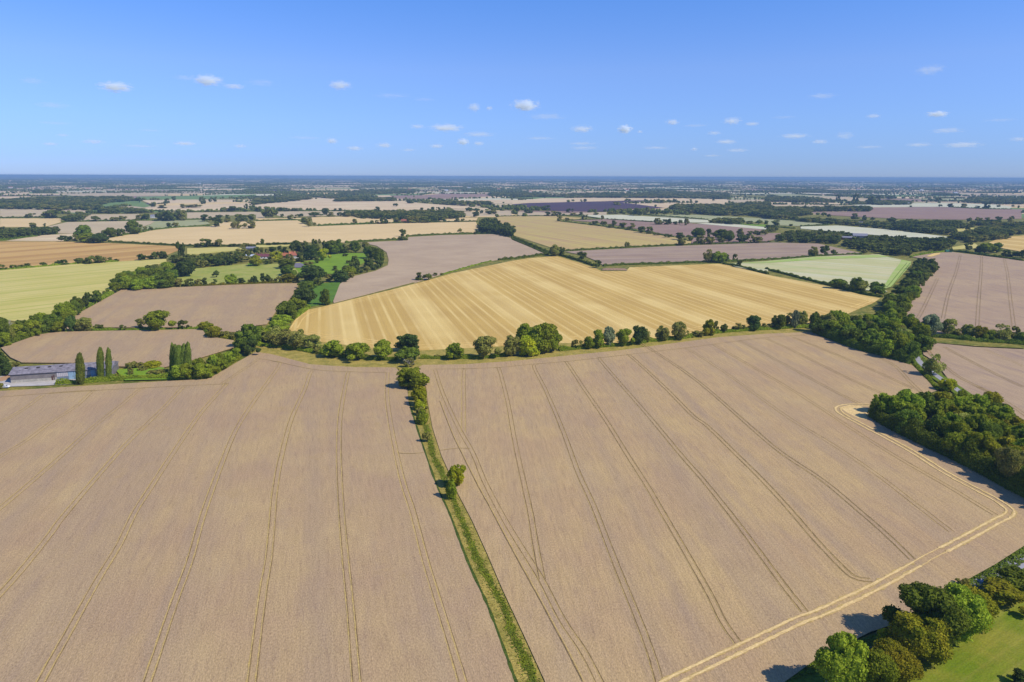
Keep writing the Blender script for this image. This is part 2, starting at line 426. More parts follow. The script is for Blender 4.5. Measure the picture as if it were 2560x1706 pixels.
fields = [  # name, outline, material
 ('stubble_field', 'A1 515,205 1850,195 1880,238 1600,215 720,235 540,235', M_PNK),
 ('stubble_field', 'A1 560,238 720,237 1600,218 1650,232 1480,255 1100,263 700,262', M_PNK),
 ('stubble_field', 'A1 0,203 300,205 250,240 0,230', M_CRM2),
 ('meadow', 'A1 910,345 1040,300 1250,290 1390,350 1330,365 1150,345 950,355', M_DGR),
 ('meadow', 'A1 1250,265 1900,255 2353,245 A2 0,240 0,265 A1 2353,262 1820,292 1300,292', M_DGR),
 ('stubble_field', 'A1 1300,298 1800,297 1810,322 1380,330', M_CRM2),
 ('stubble_field', 'A1 1320,370 1520,350 2353,322 A2 60,330 300,312 A2 250,345 0,355 A1 2250,378 2000,392 1560,407 1400,395', M_CRM2),
 ('stubble_field', 'A1 0,378 470,372 620,372 800,395 790,412 580,412 440,430 350,450 0,455', M_PNK),
 ('stubble_field', 'A1 0,467 580,465 580,495 440,535 330,545 0,545', M_CRM),
 ('stubble_field', 'A1 790,430 1280,425 1300,480 700,490', M_PNK),
 ('stubble_field', 'A1 1720,412 2353,405 2353,430 2060,440 1880,470 1720,470', M_PNK),
 ('stubble_field', 'A1 440,540 620,500 1300,488 1430,488 1380,520 1280,550 1200,600 1000,610 530,605', M_PNK),
 ('stubble_field', 'A1 1430,488 1870,478 1930,515 1640,545 1400,570 1290,560 1385,522', M_GGR),
 ('stubble_field', 'A1 60,672 400,620 760,605 1000,612 1000,640 760,640 560,675', M_CRM2),
 ('stubble_field', 'A1 1000,650 1280,595 1400,575 1650,550 1930,540 2050,500 2353,492 A2 380,483 480,540 570,538 1270,512 2020,497 2040,540 2085,590 1990,600 1380,630 1330,650 810,690 700,680 330,690 0,705 A1 2353,705 1780,708 1000,680', M_CRM),
 ('stubble_field', 'A2 510,455 900,448 1140,462 1260,470 1260,505 1060,512 700,525 570,530 520,500', M_CRM),
 ('stubble_field', 'A2 1680,462 2040,458 2020,492 1690,494', M_CRM),
 ('stubble_field', 'A2 0,465 480,462 480,475 200,470 0,485', M_CRM),
 ('stubble_field', 'A2 170,402 820,398 820,440 240,450 180,435', M_PNK),
 ('stubble_field', 'A2 0,408 75,410 80,460 0,462', M_PNK),
 ('stubble_field', 'A2 0,350 200,320 480,293 720,293 800,312 1400,305 1500,325 2140,372 2140,390 1800,372 1500,388 1140,392 800,398 400,395 0,375', M_CRM2),
 ('stubble_field', 'A2 1910,408 2300,395 2353,400 2353,440 2060,445 1910,445', M_PNK),
 ('stubble_field', 'A2 1440,260 1700,240 2150,232 2160,262 1700,290 1500,280', M_PLO2),
 ('stubble_field', 'A2 780,250 900,225 1010,222 1030,245 900,252', M_PNK),
 ('stubble_field', 'A2 1000,255 1230,253 1270,290 1100,292 1180,272', M_CRM2),
 ('stubble_field', 'A2 1600,300 2353,292 2353,315 1900,305', M_CRM2),
 ('gold_stubble_field', 'A1 0,680 560,680 1000,695 1640,725 1640,760 1540,800 1270,850 600,890 0,930 S -160,680 A1 -500,690', M_BRN),
 ('stubble_field', 'A1 1720,742 2200,730 2240,755 1720,805', M_YG),
 ('stubble_field', 'A2 0,712 310,708 310,722 0,735', M_YG),
 ('yellow_green_field', 'A1 0,945 600,895 1270,855 1530,840 1530,870 1260,940 1090,1040 1020,1103 B1 1030,180 960,215 530,400 420,420 200,470 0,440 S -200,800 -200,690', M_YG),
 ('park_meadow', 'A1 1540,985 1780,930 2353,880 M 250,430 520,420 900,390 1000,500 950,640 700,760 0,770 A1 1560,1103', M_PARK),
 ('manor_lawn', 'M 0,410 100,420 110,460 0,470', M_BRI),
 ('manor_lawn', 'M 820,500 930,400 1230,330 1390,270 1700,235 2040,235 2140,330 1700,560 1480,600 1290,590 900,600', M_BRI),
 ('paddock', 'B2 545,115 775,98 775,130 700,285 500,325 430,345 480,250', M_PADD),
 ('wheat_field', 'A2 960,690 1390,670 1400,640 1700,622 2200,612 2353,650 A3 0,665 170,735 330,795 150,815 0,835 A2 2353,830 2150,860 1980,905 1700,985 1450,1065 B2 1500,85 1100,190 715,290 710,275 770,120 840,60 1100,-5 A2 1210,900 1220,850 1200,780 1110,720', M_WHN),
 ('tan_field', 'A3 0,450 420,445 640,462 600,480 430,480 900,545 1300,600 1500,645 1650,680 1640,700 1500,712 1000,737 500,765 340,730 0,620 A2 2353,620 2353,590 2230,530 2210,455', M_TAN),
 ('ploughed_field', 'A3 0,337 150,325 800,310 1150,300 1350,305 1000,322 1180,340 1400,370 1280,378 1060,380 830,405 500,400 350,395 60,350 0,360', M_PUR),
 ('stubble_field', 'A3 0,310 280,280 1000,278 1980,290 1990,330 1600,320 1350,305 1150,298 800,308 150,322 0,333', M_CRM2),
 ('stubble_field', 'A3 1170,335 1450,320 1990,342 1600,347 1450,370 1400,369 1180,341', M_CRM2),
 ('stubble_field', 'A3 1280,380 1500,375 1740,400 1700,420 1400,395', M_PNK),
 ('stubble_field', 'A3 30,405 240,410 500,420 870,408 870,432 500,440 60,440', M_PNK),
 ('stubble_field', 'A3 580,438 1000,433 1800,482 1810,506 1500,502 870,470 700,447', M_WHT),
 ('meadow', 'A3 1210,430 1700,435 2353,470 A4 0,475 300,490 540,520 300,538 0,528 A3 2353,500 2150,500 1900,490 1810,482 1380,450', M_GGR),
 ('ploughed_field', 'A3 540,485 860,475 1290,500 1640,512 2353,570 A4 60,575 A3 2330,600 2050,640 1650,640 1460,625 1130,560 800,505', M_PLO2),
 ('stubble_field', 'A3 1800,510 2000,515 2353,550 A4 0,560 60,570 0,576 A3 2353,572 1700,515', M_WHT),
 ('meadow', 'A3 2050,515 2353,525 A4 0,525 80,540 0,553 A3 2353,548 2120,525', M_BRI),
 ('meadow', 'A3 2050,410 2240,410 2240,440 2100,435', M_DGR),
 ('cultivated_field', 'A3 490,775 1000,747 1640,717 2353,692 A4 0,690 460,700 860,790 700,815 500,815 0,850 A3 2353,845 1900,862 1010,892 840,902 780,862 640,805', M_PLO),
 ('stubble_field', 'A3 1650,650 2080,640 2353,610 A4 0,605 150,605 70,660 0,675 A3 2353,680 1950,695 1650,700', M_PLO2),
 ('pale_green_field', 'A3 2010,882 2353,862 A4 0,860 450,820 1020,800 1310,870 1300,900 1220,1000 1100,1103 B4 1070,170 1100,190 880,175 560,125 0,-18 A3 2353,965 2050,915', M_PGR),
 ('wheat_field', 'A4 1310,822 1560,785 1700,780 2353,860 S 2760,690 2760,880 B4 2353,560 1590,590 1380,570 1240,365 1400,120 1480,30 A4 1530,980 1530,870 1400,835', M_WHE),
 ('stubble_field', 'A4 2030,690 2160,640 2353,625 S 2720,590 2720,660 A4 2353,780 2160,745', M_YEL),
 ('stubble_field', 'A4 300,543 640,533 1100,570 1680,640 1560,660 1230,642 880,612 300,562', M_WHT),
 ('ploughed_field', 'A4 340,410 930,405 940,368 1560,362 2340,385 2330,430 2330,470 1880,480 1180,470 600,440', M_PLO2),
 ('stubble_field', 'A4 750,340 1560,325 2100,340 2240,360 2240,380 1560,360 920,362', M_WHT),
 ('stubble_field', 'A4 0,330 440,318 700,335 640,345 330,327', M_CRM2),
 ('stubble_field', 'A4 1500,240 1800,250 2353,205 S 2700,470 2700,500 A4 2353,268 1800,262', M_PNK),
 ('stubble_field', 'A4 0,205 380,215 400,232 0,230', M_PNK),
 ('stubble_field', 'A4 420,232 1000,235 1040,255 420,246', M_PLO2),
 ('stubble_field', 'A4 340,262 700,268 920,285 920,310 700,305 540,295', M_PNK),
 ('stubble_field', 'A4 1880,500 2353,505 2353,528 1900,512', M_CRM),
 ('meadow', 'A4 1660,545 1950,560 1990,590 1880,610 1690,580', M_YG),
 ('meadow', 'A4 1690,735 1900,700 1960,740 1700,755', M_YG),
 ('wheat_field', 'B1 590,470 700,405 1120,172 2353,118 B2 400,112 320,250 180,380 100,490 0,500 B1 2353,520 2200,565 2000,560 1830,520 860,520 620,540', M_WHL),
 ('wheat_field', 'B1 10,710 380,580 600,560 1500,545 1860,537 1900,602 2150,642 2150,705 1780,820 1500,890 1000,880 700,850 200,845 100,800', M_WHL),
]
zf = .30
for name, s, mat in fields:
    zf += .012
    poly_slab(name, gpts(s), zf, mat, .5)
# central striped stubble
YEL = 'B2 295,540 400,370 700,300 1100,200 1500,100 1800,15 A2 2353,855 A3 150,832 400,812 435,817 640,880 770,925 820,950 1050,950 1080,915 1500,897 1900,882 1990,897 2353,985 B4 560,135 850,210 1030,245 960,290 860,330 700,400 430,470 0,490 B3 2353,490 1900,535 1500,610 1000,665 450,655 0,705 B2 2353,680 1500,725 1250,720 1000,695 600,645 440,570'
poly_slab('striped_stubble_field', gpts(YEL), .12, M_YEL, .1)
# headland passes of loose straw round it
yl = []
for s, offs in (('B2 330,520 400,420 500,365 700,325 1100,225 1500,130 1800,50 A2 2353,890 A3 150,855 400,840', (0, 5, 11)),
                ('B2 460,560 600,590 800,610 1100,650 1280,680 1500,690 2353,650 B3 0,670 450,610 1000,620 1500,570 1900,490 B4 0,450', (0, 4, 9)),
                ('B4 620,180 800,235 960,255 880,300 800,330', (0, 4)),
                ('A3 430,835 640,900 800,965 1050,970 1500,920', (0, 4))):
    P = smooth(gpts(s), sub=10)
    for k in offs: yl.append(ribbon_arr(P, 1.1, .14 + k * .002, k - 4, RNG, .5))
V, Q = join_arr(yl)
tag(link('straw_rows', mesh_np('straw_rows', V, Q, [M_STR])), kind='structure')
poly_slab('field_margin', gpts('A4 1225,850 1315,868 1310,900 1225,1000 1140,1100 B4 1075,165 1055,170 A4 1060,1103 1150,960 1215,880'), zf + .05, M_EGR, .02)
poly_slab('field_margin', gpts('A3 2010,885 2353,866 A4 0,864 450,826 1020,806 1200,845 1100,826 450,850 0,882 A3 2353,880'), zf + .08, M_EGR, .02)
poly_slab('hard_court', gpts('M 800,415 910,415 975,445 915,495 800,495'), zf + .12, plain('court_surface', (.17, .15, .17), .9), .05)
poly_slab('straw_patch', gpts('N 130,575 330,500 470,490 430,530 260,580'), zf + .2, M_STR, .02)

# foreground wheat, standing crop 0.6 m above the margins
LEFT = 'B1 -700,1110 0,1095 900,1040 1500,1005 1900,985 2010,930 2180,830 2340,740 B2 20,738 140,755 500,850 900,875 1280,878 1310,905 1390,1060 1400,1176 L3 500,80 520,150 610,430 640,540 750,830 880,1120 1050,1568 L4 1230,820 1400,1270 1510,1568 S 1400,2050 -900,2050'
RIGHT = 'B2 1490,880 1530,855 1900,850 2353,820 B3 1000,720 1900,600 2353,568 B4 400,552 500,600 800,705 1150,805 1330,860 1560,1090 L2 1020,330 1030,480 700,660 1000,810 1400,1010 1700,1170 1960,1300 S 2760,1330 2760,1300 2700,1330 L1 1931,250 1650,430 1450,540 1250,650 900,860 700,1000 450,1080 250,1180 0,1290 S 1960,1706 1700,1960 1500,2050 L4 2300,2350 1790,1568 1600,1150 1380,680 1230,330 1080,0 L3 950,900 860,680 800,550 710,270 660,0 B2 1570,1100 1560,1050'
EAST = 'B4 1395,640 1900,690 2353,712 S 2760,905 2760,1180 L2 1960,640 1800,540 1640,440 1350,290 1240,215 1120,60 1060,0 B4 1430,760'
ZW = .60
poly_slab('wheat_field', gpts(LEFT, ZW), ZW, M_WHL, .6, skirt=M_WEED)
poly_slab('wheat_field', gpts(RIGHT, ZW), ZW, M_WHR, .6, skirt=M_WEED)
poly_slab('wheat_field', gpts(EAST, ZW), ZW, M_WHE, .6, skirt=M_WEED)
# dry grass belts between crops
def sheet(name, s, z, mat): return poly_slab(name, gpts(s), z, mat)
sheet('grass_margin', 'B2 -10,660 300,700 600,740 1000,800 1280,830 B2 1500,800 2353,760 B3 450,690 1000,650 1500,600 2353,520 B4 400,520 450,560 0,580 B3 2353,575 1000,730 0,830 B2 1500,870 1300,890 900,885 500,860 130,765 -30,750', .02, M_DRY)
sheet('grass_margin', 'B2 600,640 1000,690 1250,715 1500,720 2353,680 B3 450,650 1000,660 B3 1000,700 0,760 B2 1500,790 1000,790 600,720', .06, M_DRY)
STRIP = 'L3 470,0 520,150 610,430 750,830 880,1120 1050,1568 L4 1230,820 1400,1270 1510,1568 S 1400,2050 1560,2050 L4 1790,1568 1600,1150 1380,680 1230,330 1080,0 L3 950,900 860,680 800,550 710,270 660,0 B2 1570,1050 1500,880 1300,880 1400,1060'
sheet('grass_strip', STRIP, .34, M_DRY)
P = smooth(gpts('L3 640,250 690,420 720,560 790,700 900,950 980,1150 L4 1040,150 1130,380 1260,620 1390,850 1470,1100 1580,1330 1680,1568 S 1440,1900'), sub=8)
V, Q = rough(P, 2.5, .37, 0, RNG, .5, 1.5, 2.2, .3, .3)
tag(link('green_grass_strip', mesh_np('gs', V, Q, [M_GRN])), kind='structure')
P = smooth(gpts('L3 480,20 520,150 610,430 750,830 880,1120 1050,1568 L4 1230,820 1400,1270 1510,1568 S 1350,1850', .6), sub=8)
V, Q = ribbon_arr(P, .8, ZW + .03, 0, RNG, .35)
tag(link('weedy_field_edge', mesh_np('weedy_field_edge', V, Q, [M_WEED])), kind='structure')
sheet('lawn', 'L1 1931,720 1650,830 1400,1000 1100,1180 850,1380 640,1568 S 2140,1860 3000,1900 3000,1380 2620,1460', .05, M_LAWN)
sheet('grass_verge', 'L1 2300,100 1931,240 1650,430 1450,540 1250,650 900,880 600,1080 250,1180 0,1290 S 1960,1706 1800,1900 2100,1900 L1 640,1568 1100,1180 1650,830 2300,560', .03, M_VERGE)
sheet('grass_margin', 'B4 1380,590 1500,610 2353,675 2353,712 1900,690 1395,645', .66, M_GND)
sheet('garden_lawn', 'B1 1060,910 1500,880 1560,1000 1150,1010', .9, M_BRI)

# roads
def road(name, s, wd, z, mat, sub=8):
    V, Q = ribbon_arr(smooth(gpts(s), sub=sub), wd, z)
    return tag(link(name, mesh_np(name, V, Q, [mat])), kind='structure')
LANE = 'A4 1330,1000 B4 1335,70 1290,140 1240,220 1180,300 1190,400 1270,600 1370,800 1450,890 1600,1000 L2 1300,300 1600,520 1960,860 S 2700,1250'
V, Q = ribbon_arr(smooth(gpts(LANE), sub=8), 9, .68)
tag(link('lane_verge', mesh_np('lane_verge', V, Q, [M_VERGE])), kind='structure')
road('lane', LANE, 3.6, .72, M_ROAD)
road('road', 'S 2760,1330 L1 1931,390 1760,500 1600,580 1430,690 1150,880 800,1120 400,1380 S 2000,1800', 5.0, .20, M_ROAD)
sheet('farmyard', 'B1 -300,1010 100,940 420,990 700,990 700,1035 400,1050 100,1060 -300,1085', .35, M_GRAV)
sheet('farmyard_soil', 'B1 -300,960 0,975 100,950 110,985 20,1010 -300,1030', .37, plain('orange_soil', (.40, .24, .12), .95))

# tramlines
TR_DARK, TR_YEL, TR_PALE = [], [], []
_tz = [0]
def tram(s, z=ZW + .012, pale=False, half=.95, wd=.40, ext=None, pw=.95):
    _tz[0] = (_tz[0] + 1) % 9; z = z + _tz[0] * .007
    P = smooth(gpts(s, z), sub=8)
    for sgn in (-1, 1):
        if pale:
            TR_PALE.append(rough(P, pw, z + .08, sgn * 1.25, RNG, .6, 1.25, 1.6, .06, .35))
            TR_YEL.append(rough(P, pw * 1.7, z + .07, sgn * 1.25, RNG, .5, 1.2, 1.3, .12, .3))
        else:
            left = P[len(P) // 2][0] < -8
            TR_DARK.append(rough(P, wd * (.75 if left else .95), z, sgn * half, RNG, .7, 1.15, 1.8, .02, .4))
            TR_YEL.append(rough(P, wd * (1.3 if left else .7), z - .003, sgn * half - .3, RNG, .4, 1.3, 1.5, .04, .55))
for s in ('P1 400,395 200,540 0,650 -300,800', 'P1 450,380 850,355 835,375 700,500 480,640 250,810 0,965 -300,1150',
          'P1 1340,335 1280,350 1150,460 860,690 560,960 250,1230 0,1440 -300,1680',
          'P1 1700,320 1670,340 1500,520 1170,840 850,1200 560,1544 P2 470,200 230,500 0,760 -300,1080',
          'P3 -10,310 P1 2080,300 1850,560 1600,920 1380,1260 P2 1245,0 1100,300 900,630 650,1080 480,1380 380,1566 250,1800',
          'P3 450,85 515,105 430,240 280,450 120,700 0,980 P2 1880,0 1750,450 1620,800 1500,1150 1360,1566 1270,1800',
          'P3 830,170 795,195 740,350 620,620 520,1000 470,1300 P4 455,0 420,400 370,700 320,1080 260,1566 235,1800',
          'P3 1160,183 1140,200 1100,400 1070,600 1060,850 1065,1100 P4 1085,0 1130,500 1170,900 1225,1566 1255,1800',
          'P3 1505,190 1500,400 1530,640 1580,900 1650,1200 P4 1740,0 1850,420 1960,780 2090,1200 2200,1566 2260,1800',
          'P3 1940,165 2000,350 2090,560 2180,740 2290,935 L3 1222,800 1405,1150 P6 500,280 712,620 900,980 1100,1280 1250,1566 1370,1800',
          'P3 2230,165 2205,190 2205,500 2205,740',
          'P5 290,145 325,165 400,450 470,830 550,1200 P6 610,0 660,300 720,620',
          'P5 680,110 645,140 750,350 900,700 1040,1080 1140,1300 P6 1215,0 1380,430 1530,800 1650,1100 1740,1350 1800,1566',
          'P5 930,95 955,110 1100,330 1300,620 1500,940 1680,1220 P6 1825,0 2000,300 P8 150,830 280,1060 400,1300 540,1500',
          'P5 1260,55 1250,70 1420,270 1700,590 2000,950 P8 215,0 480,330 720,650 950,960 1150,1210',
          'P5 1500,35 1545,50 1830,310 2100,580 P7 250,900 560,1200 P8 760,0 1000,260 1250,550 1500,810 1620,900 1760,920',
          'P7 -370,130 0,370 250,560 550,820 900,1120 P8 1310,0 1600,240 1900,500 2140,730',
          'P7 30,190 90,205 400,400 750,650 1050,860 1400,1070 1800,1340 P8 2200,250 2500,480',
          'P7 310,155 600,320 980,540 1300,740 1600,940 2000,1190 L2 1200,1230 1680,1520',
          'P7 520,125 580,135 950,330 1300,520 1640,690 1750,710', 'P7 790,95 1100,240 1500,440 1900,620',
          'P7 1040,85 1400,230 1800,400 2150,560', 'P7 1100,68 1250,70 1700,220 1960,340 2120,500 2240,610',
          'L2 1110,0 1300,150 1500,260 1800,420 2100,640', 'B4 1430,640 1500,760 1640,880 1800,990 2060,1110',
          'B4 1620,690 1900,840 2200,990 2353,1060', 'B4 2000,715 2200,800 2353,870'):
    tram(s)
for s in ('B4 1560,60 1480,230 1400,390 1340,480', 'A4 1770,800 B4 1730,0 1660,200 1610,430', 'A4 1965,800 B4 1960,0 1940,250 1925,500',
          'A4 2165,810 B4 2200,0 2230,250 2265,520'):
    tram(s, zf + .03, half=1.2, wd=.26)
for s in ('P1 0,415 450,380 850,356 1400,326 2080,293', 'P3 320,62 450,82 820,160 1150,182 1500,190',
          'P3 1930,158 2200,155 P5 0,155 310,143 640,112 920,90 1240,55 P7 0,190 310,150 780,90 1100,68',
          'P3 1610,930 1720,935 1830,925', 'P3 1990,905 2150,885 2260,890', 'L3 780,10 900,320 1010,550 1150,830 1270,1050 P6 370,210 500,450 660,740 800,1000 960,1300 1090,1560',
          'A2 1180,700 1210,750', 'A2 1210,840 1290,890 1340,955'):
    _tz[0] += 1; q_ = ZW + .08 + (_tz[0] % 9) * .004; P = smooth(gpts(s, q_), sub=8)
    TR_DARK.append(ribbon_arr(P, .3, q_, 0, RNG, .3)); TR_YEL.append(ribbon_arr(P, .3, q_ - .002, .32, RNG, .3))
tram('L2 450,440 300,440 200,450 140,475 180,530 400,650 650,780 900,920 1150,1080 1400,1220 1650,1350 1790,1440 1830,1490 1780,1540 L1 1690,0 1400,160 1150,290', pale=True)
tram('L1 900,425 500,645 0,880 P8 1100,1290 700,1480 P6 1900,1566 1700,1700', pale=True)
tram('L1 1150,290 1020,355 900,425', pale=True, pw=.35)
tram('P3 -30,300 150,180 320,65')
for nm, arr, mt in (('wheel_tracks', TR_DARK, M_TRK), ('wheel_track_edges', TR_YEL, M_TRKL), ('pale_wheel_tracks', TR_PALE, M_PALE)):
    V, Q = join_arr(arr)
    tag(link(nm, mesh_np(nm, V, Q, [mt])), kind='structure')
sheet('bare_field_corner', 'L2 150,475 250,452 330,455 440,500 420,600 330,580 230,530', ZW + .008, M_PALE)
tr = []
P = smooth(gpts('A4 1300,880 1220,980 1130,1095 B4 1085,150'), sub=6)
for k in (-3, 1): tr.append(ribbon_arr(P, .8, zf + .12, k))
V, Q = join_arr(tr); tag(link('wheel_tracks', mesh_np('wt', V, Q, [M_VERGE])), kind='structure')

# far countryside: patchwork of fields following the rolling land
def far_fields():
    rng = np.random.default_rng(11)
    pal = [M_CRM2, M_PNK, M_CRM, M_PLO2, M_DGR, M_GGR, M_WHT, M_PUR]
    wts = np.array([.30, .22, .12, .08, .12, .08, .06, .03]); wts /= wts.sum()
    dx, dy = 430, 340
    ang = .22; ca, sa = math.cos(ang), math.sin(ang)
    nx, ny = 130, 130
    I, J = np.meshgrid(np.arange(-nx, nx + 1), np.arange(-30, ny + 1), indexing='ij')
    U = I * dx + rng.uniform(-.3, .3, I.shape) * dx; W = J * dy + rng.uniform(-.3, .3, I.shape) * dy
    X = U * ca - W * sa; Y = U * sa + W * ca
    V, Q, mi, trees = [], [], [], []
    for i in range(X.shape[0] - 1):
        for j in range(X.shape[1] - 1):
            q = np.array([(X[a, b], Y[a, b]) for a, b in ((i, j), (i + 1, j), (i + 1, j + 1), (i, j + 1))])
            c = q.mean(0)
            near = q[:, 1].min() < 4650
            if q[:, 1].min() < 1900 or c[1] > 42000 or abs(c[0]) > .88 * c[1] + 300: continue
            dist = c[1]
            wood = rng.random() < (.22 if dist < 9000 else .25)
            if near: wood = rng.random() < .12
            if not wood:
                if rng.random() < .93:
                    ins = c + (q - c) * .96
                    n = len(V); z = hgt(ins[:, 0], ins[:, 1]) + (.16 if near else 1.6)
                    V += [(a[0], a[1], zz) for a, zz in zip(ins, z)]; Q.append((n, n + 1, n + 2, n + 3)); mi.append(rng.choice(8, p=wts))
                sp = 15 if dist < 9000 else (34 if dist < 16000 else 110)
                for e in ((0, 1), (1, 2)):
                    L = np.linalg.norm(q[e[1]] - q[e[0]]); k = int(L / sp)
                    k = int(k * rng.choice([.1, .35, 1.0, 1.9]))
                    ts = rng.random(k)
                    for t_ in ts:
                        p = q[e[0]] * (1 - t_) + q[e[1]] * t_ + rng.normal(0, 3, 2)
                        s_ = sp / 17 if sp > 17 else 1
                        trees.append((p[0], p[1], rng.uniform(7, 15) * s_ ** .6, rng.uniform(6, 12) * (1 if sp < 40 else 1.25)))
            else:
                k = int(130 if dist < 9000 else (50 if dist < 16000 else 14))
                uv = rng.random((k, 2))
                for a, b in uv:
                    p = (q[0] * (1 - a) + q[1] * a) * (1 - b) + (q[3] * (1 - a) + q[2] * a) * b
                    s_ = (130 / k) ** .5
                    trees.append((p[0], p[1], rng.uniform(14, 22) * s_ * .8, rng.uniform(10, 15)))
    me = mesh_np('far_fields', V, Q, pal, mi)
    tag(link('far_fields', me), kind='structure')
    out = []
    for T in trees:
        if T[1] < 4700:
            if T[1] < 2000 or T[0] == 0: continue
            X0, Y0, _ = proj((T[0], T[1], 0))
            if not (-60 < X0 < 2620) or any(b[0] - 3 < X0 < b[2] + 3 and b[1] - 1 < Y0 < b[3] + 1 and inside((X0, Y0), pl) for b, pl in FP): continue
            T = (T[0], T[1], min(T[2], 14), min(T[3], 12))
        out.append(T)
    return np.array(out)
def inside(p, poly):
    c = False; n = len(poly)
    for i in range(n):
        a, b = poly[i], poly[i - 1]
        if (a[1] > p[1]) != (b[1] > p[1]) and p[0] < (b[0] - a[0]) * (p[1] - a[1]) / (b[1] - a[1]) + a[0]: c = not c
    return c
FP = []
for _, s_, _m in fields:
    pl = pts(s_); xs_ = [q[0] for q in pl]; ys_ = [q[1] for q in pl]; FP.append(((min(xs_), min(ys_), max(xs_), max(ys_)), pl))
FT = far_fields()

# ------------------------------------------------------------------ foliage
def cards(C, Nn, size, rng, jit=.85):
    n = len(C)
    nr = Nn + rng.normal(0, jit, (n, 3)); nr /= np.linalg.norm(nr, axis=1, keepdims=True)
    h = rng.normal(0, 1, (n, 3)); u = np.cross(nr, h); u /= np.linalg.norm(u, axis=1, keepdims=True); v = np.cross(nr, u)
    s = (size * rng.uniform(.6, 1.35, n))[:, None] / 2
    a = rng.uniform(.6, 1.1, n)[:, None]
    V = np.stack([C - u * s - v * s * a, C + u * s * .8 - v * s * a, C + u * s + v * s * a, C - u * s * .7 + v * s * a], 1).reshape(-1, 3)
    return V, np.arange(4 * n).reshape(n, 4)
def usphere(nu=8, nv=5):
    V = [(0, 0, -1)] + [(math.sin(math.pi * j / nv) * math.cos(2 * math.pi * i / nu), math.sin(math.pi * j / nv) * math.sin(2 * math.pi * i / nu), -math.cos(math.pi * j / nv)) for j in range(1, nv) for i in range(nu)] + [(0, 0, 1)]
    F = []
    for i in range(nu):
        F.append((0, 1 + (i + 1) % nu, 1 + i, 1 + i))
        for j in range(nv - 2):
            a = 1 + j * nu; F.append((a + i, a + (i + 1) % nu, a + nu + (i + 1) % nu, a + nu + i))
        a = 1 + (nv - 2) * nu; F.append((a + i, a + (i + 1) % nu, len(V) - 1, len(V) - 1))
    return np.array(V), F
def profile(kind):
    if kind == 'round': return lambda t: .5 * math.sqrt(max(0, 1 - ((t - .54) / .48) ** 2)) if t > .08 else 0
    if kind == 'spread': return lambda t: .5 * max(0, math.sin(math.pi * min(1, max(0, (t - .12) / .88)) ** .85)) ** .55
    if kind == 'bush': return lambda t: .5 * math.sqrt(max(0, 1 - ((t - .3) / .7) ** 2))
    if kind == 'column': return lambda t: .36 * (max(0, 1 - abs((t - .42) / .60) ** 2.6)) ** .6
    if kind == 'cone': return lambda t: .5 * max(0, 1 - t) ** .75 if t > .04 else .3
    if kind == 'airy': return lambda t: .5 * math.sqrt(max(0, 1 - ((t - .56) / .46) ** 2)) if t > .15 else 0
def crown_mesh(kind, seed, ncard, csize, npuff, core=True, dens=1.0):
    rng = np.random.default_rng(seed); f = profile(kind)
    P = []
    lob = (rng.uniform(.1, .28), rng.uniform(0, 6), rng.uniform(.1, .25), rng.uniform(0, 6)) if kind in ('round', 'spread', 'airy') else None
    if kind == 'column': npuff = int(npuff * 2.2)
    for _ in range(npuff * 60):
        if len(P) >= npuff: break
        t = rng.uniform(.06, .97); R = f(t)
        if R < .06 or rng.random() > R / .5 + .1: continue
        pr = rng.uniform(.20, .50) * R * (1 if kind != 'column' else 1.3) + .03
        th = rng.uniform(0, 2 * math.pi)
        if lob: R = R * (1 + lob[0] * math.sin(th + lob[1]) + lob[2] * math.sin(2 * th + lob[3] + 3 * t) + .12 * math.sin(3 * th + lob[1]))
        rr = max(0, R - pr * .9) * math.sqrt(rng.uniform(.25, 1)) * rng.uniform(.85, 1.28)
        P.append((rr * math.cos(th), rr * math.sin(th), min(max(t, pr * .8), 1 - pr * .6), pr))
    P = np.array(P); w_ = P[:, 3] ** 2; w_ /= w_.sum()
    idx = rng.choice(len(P), ncard, p=w_)
    d = rng.normal(0, 1, (ncard, 3)); d /= np.linalg.norm(d, axis=1, keepdims=True)
    C = P[idx, :3]; ax = C - np.array([0, 0, .45]); 
    d = d + ax * 1.3 + np.array([0, 0, .25]); d /= np.linalg.norm(d, axis=1, keepdims=True)
    rad = P[idx, 3] * rng.uniform(.82, 1.12, ncard)
    X = C + d * rad[:, None] * np.array([1, 1, .82])
    X[:, 2] = np.maximum(X[:, 2], .01)
    V, Q = cards(X, d, csize, rng)
    if core:
        sv, sf = usphere(7, 4); sf = np.array(sf)
        parts = [(V, Q)]
        for p in P:
            parts.append((p[:3] + sv * p[3] * .82 * rng.uniform(.9, 1.1, (len(sv), 1)), sf))
        V, Q = join_arr(parts)
    return V, Q
def quads_ok(V, Q):
    return V, Q
_cr = {}
def crown(kind, col, lod):
    """shared crown meshes, three variants of each shape"""
    key = (kind, col, lod)
    if key not in _cr:
        n = {'near': (9000, .034, 46), 'mid': (2600, .058, 30), 'far': (420, .13, 14)}[lod]
        if kind == 'airy': n = (int(n[0] * .55), n[1] * .9, int(n[2] * .8))
        base, var = kind[:-1] if kind[-1].isdigit() else kind, int(kind[-1]) if kind[-1].isdigit() else 0
        V, Q = crown_mesh(base, 100 + var * 17 + len(base), n[0], n[1], n[2], core=(base != 'airy'))
        F = [tuple(dict.fromkeys(q)) for q in Q.tolist()] if lod != 'x' else None
        me = bpy.data.meshes.new('crown'); me.from_pydata(V.tolist(), [], F); me.materials.append(LEAF[col]); me.update()
        _cr[key] = me
    return _cr[key]
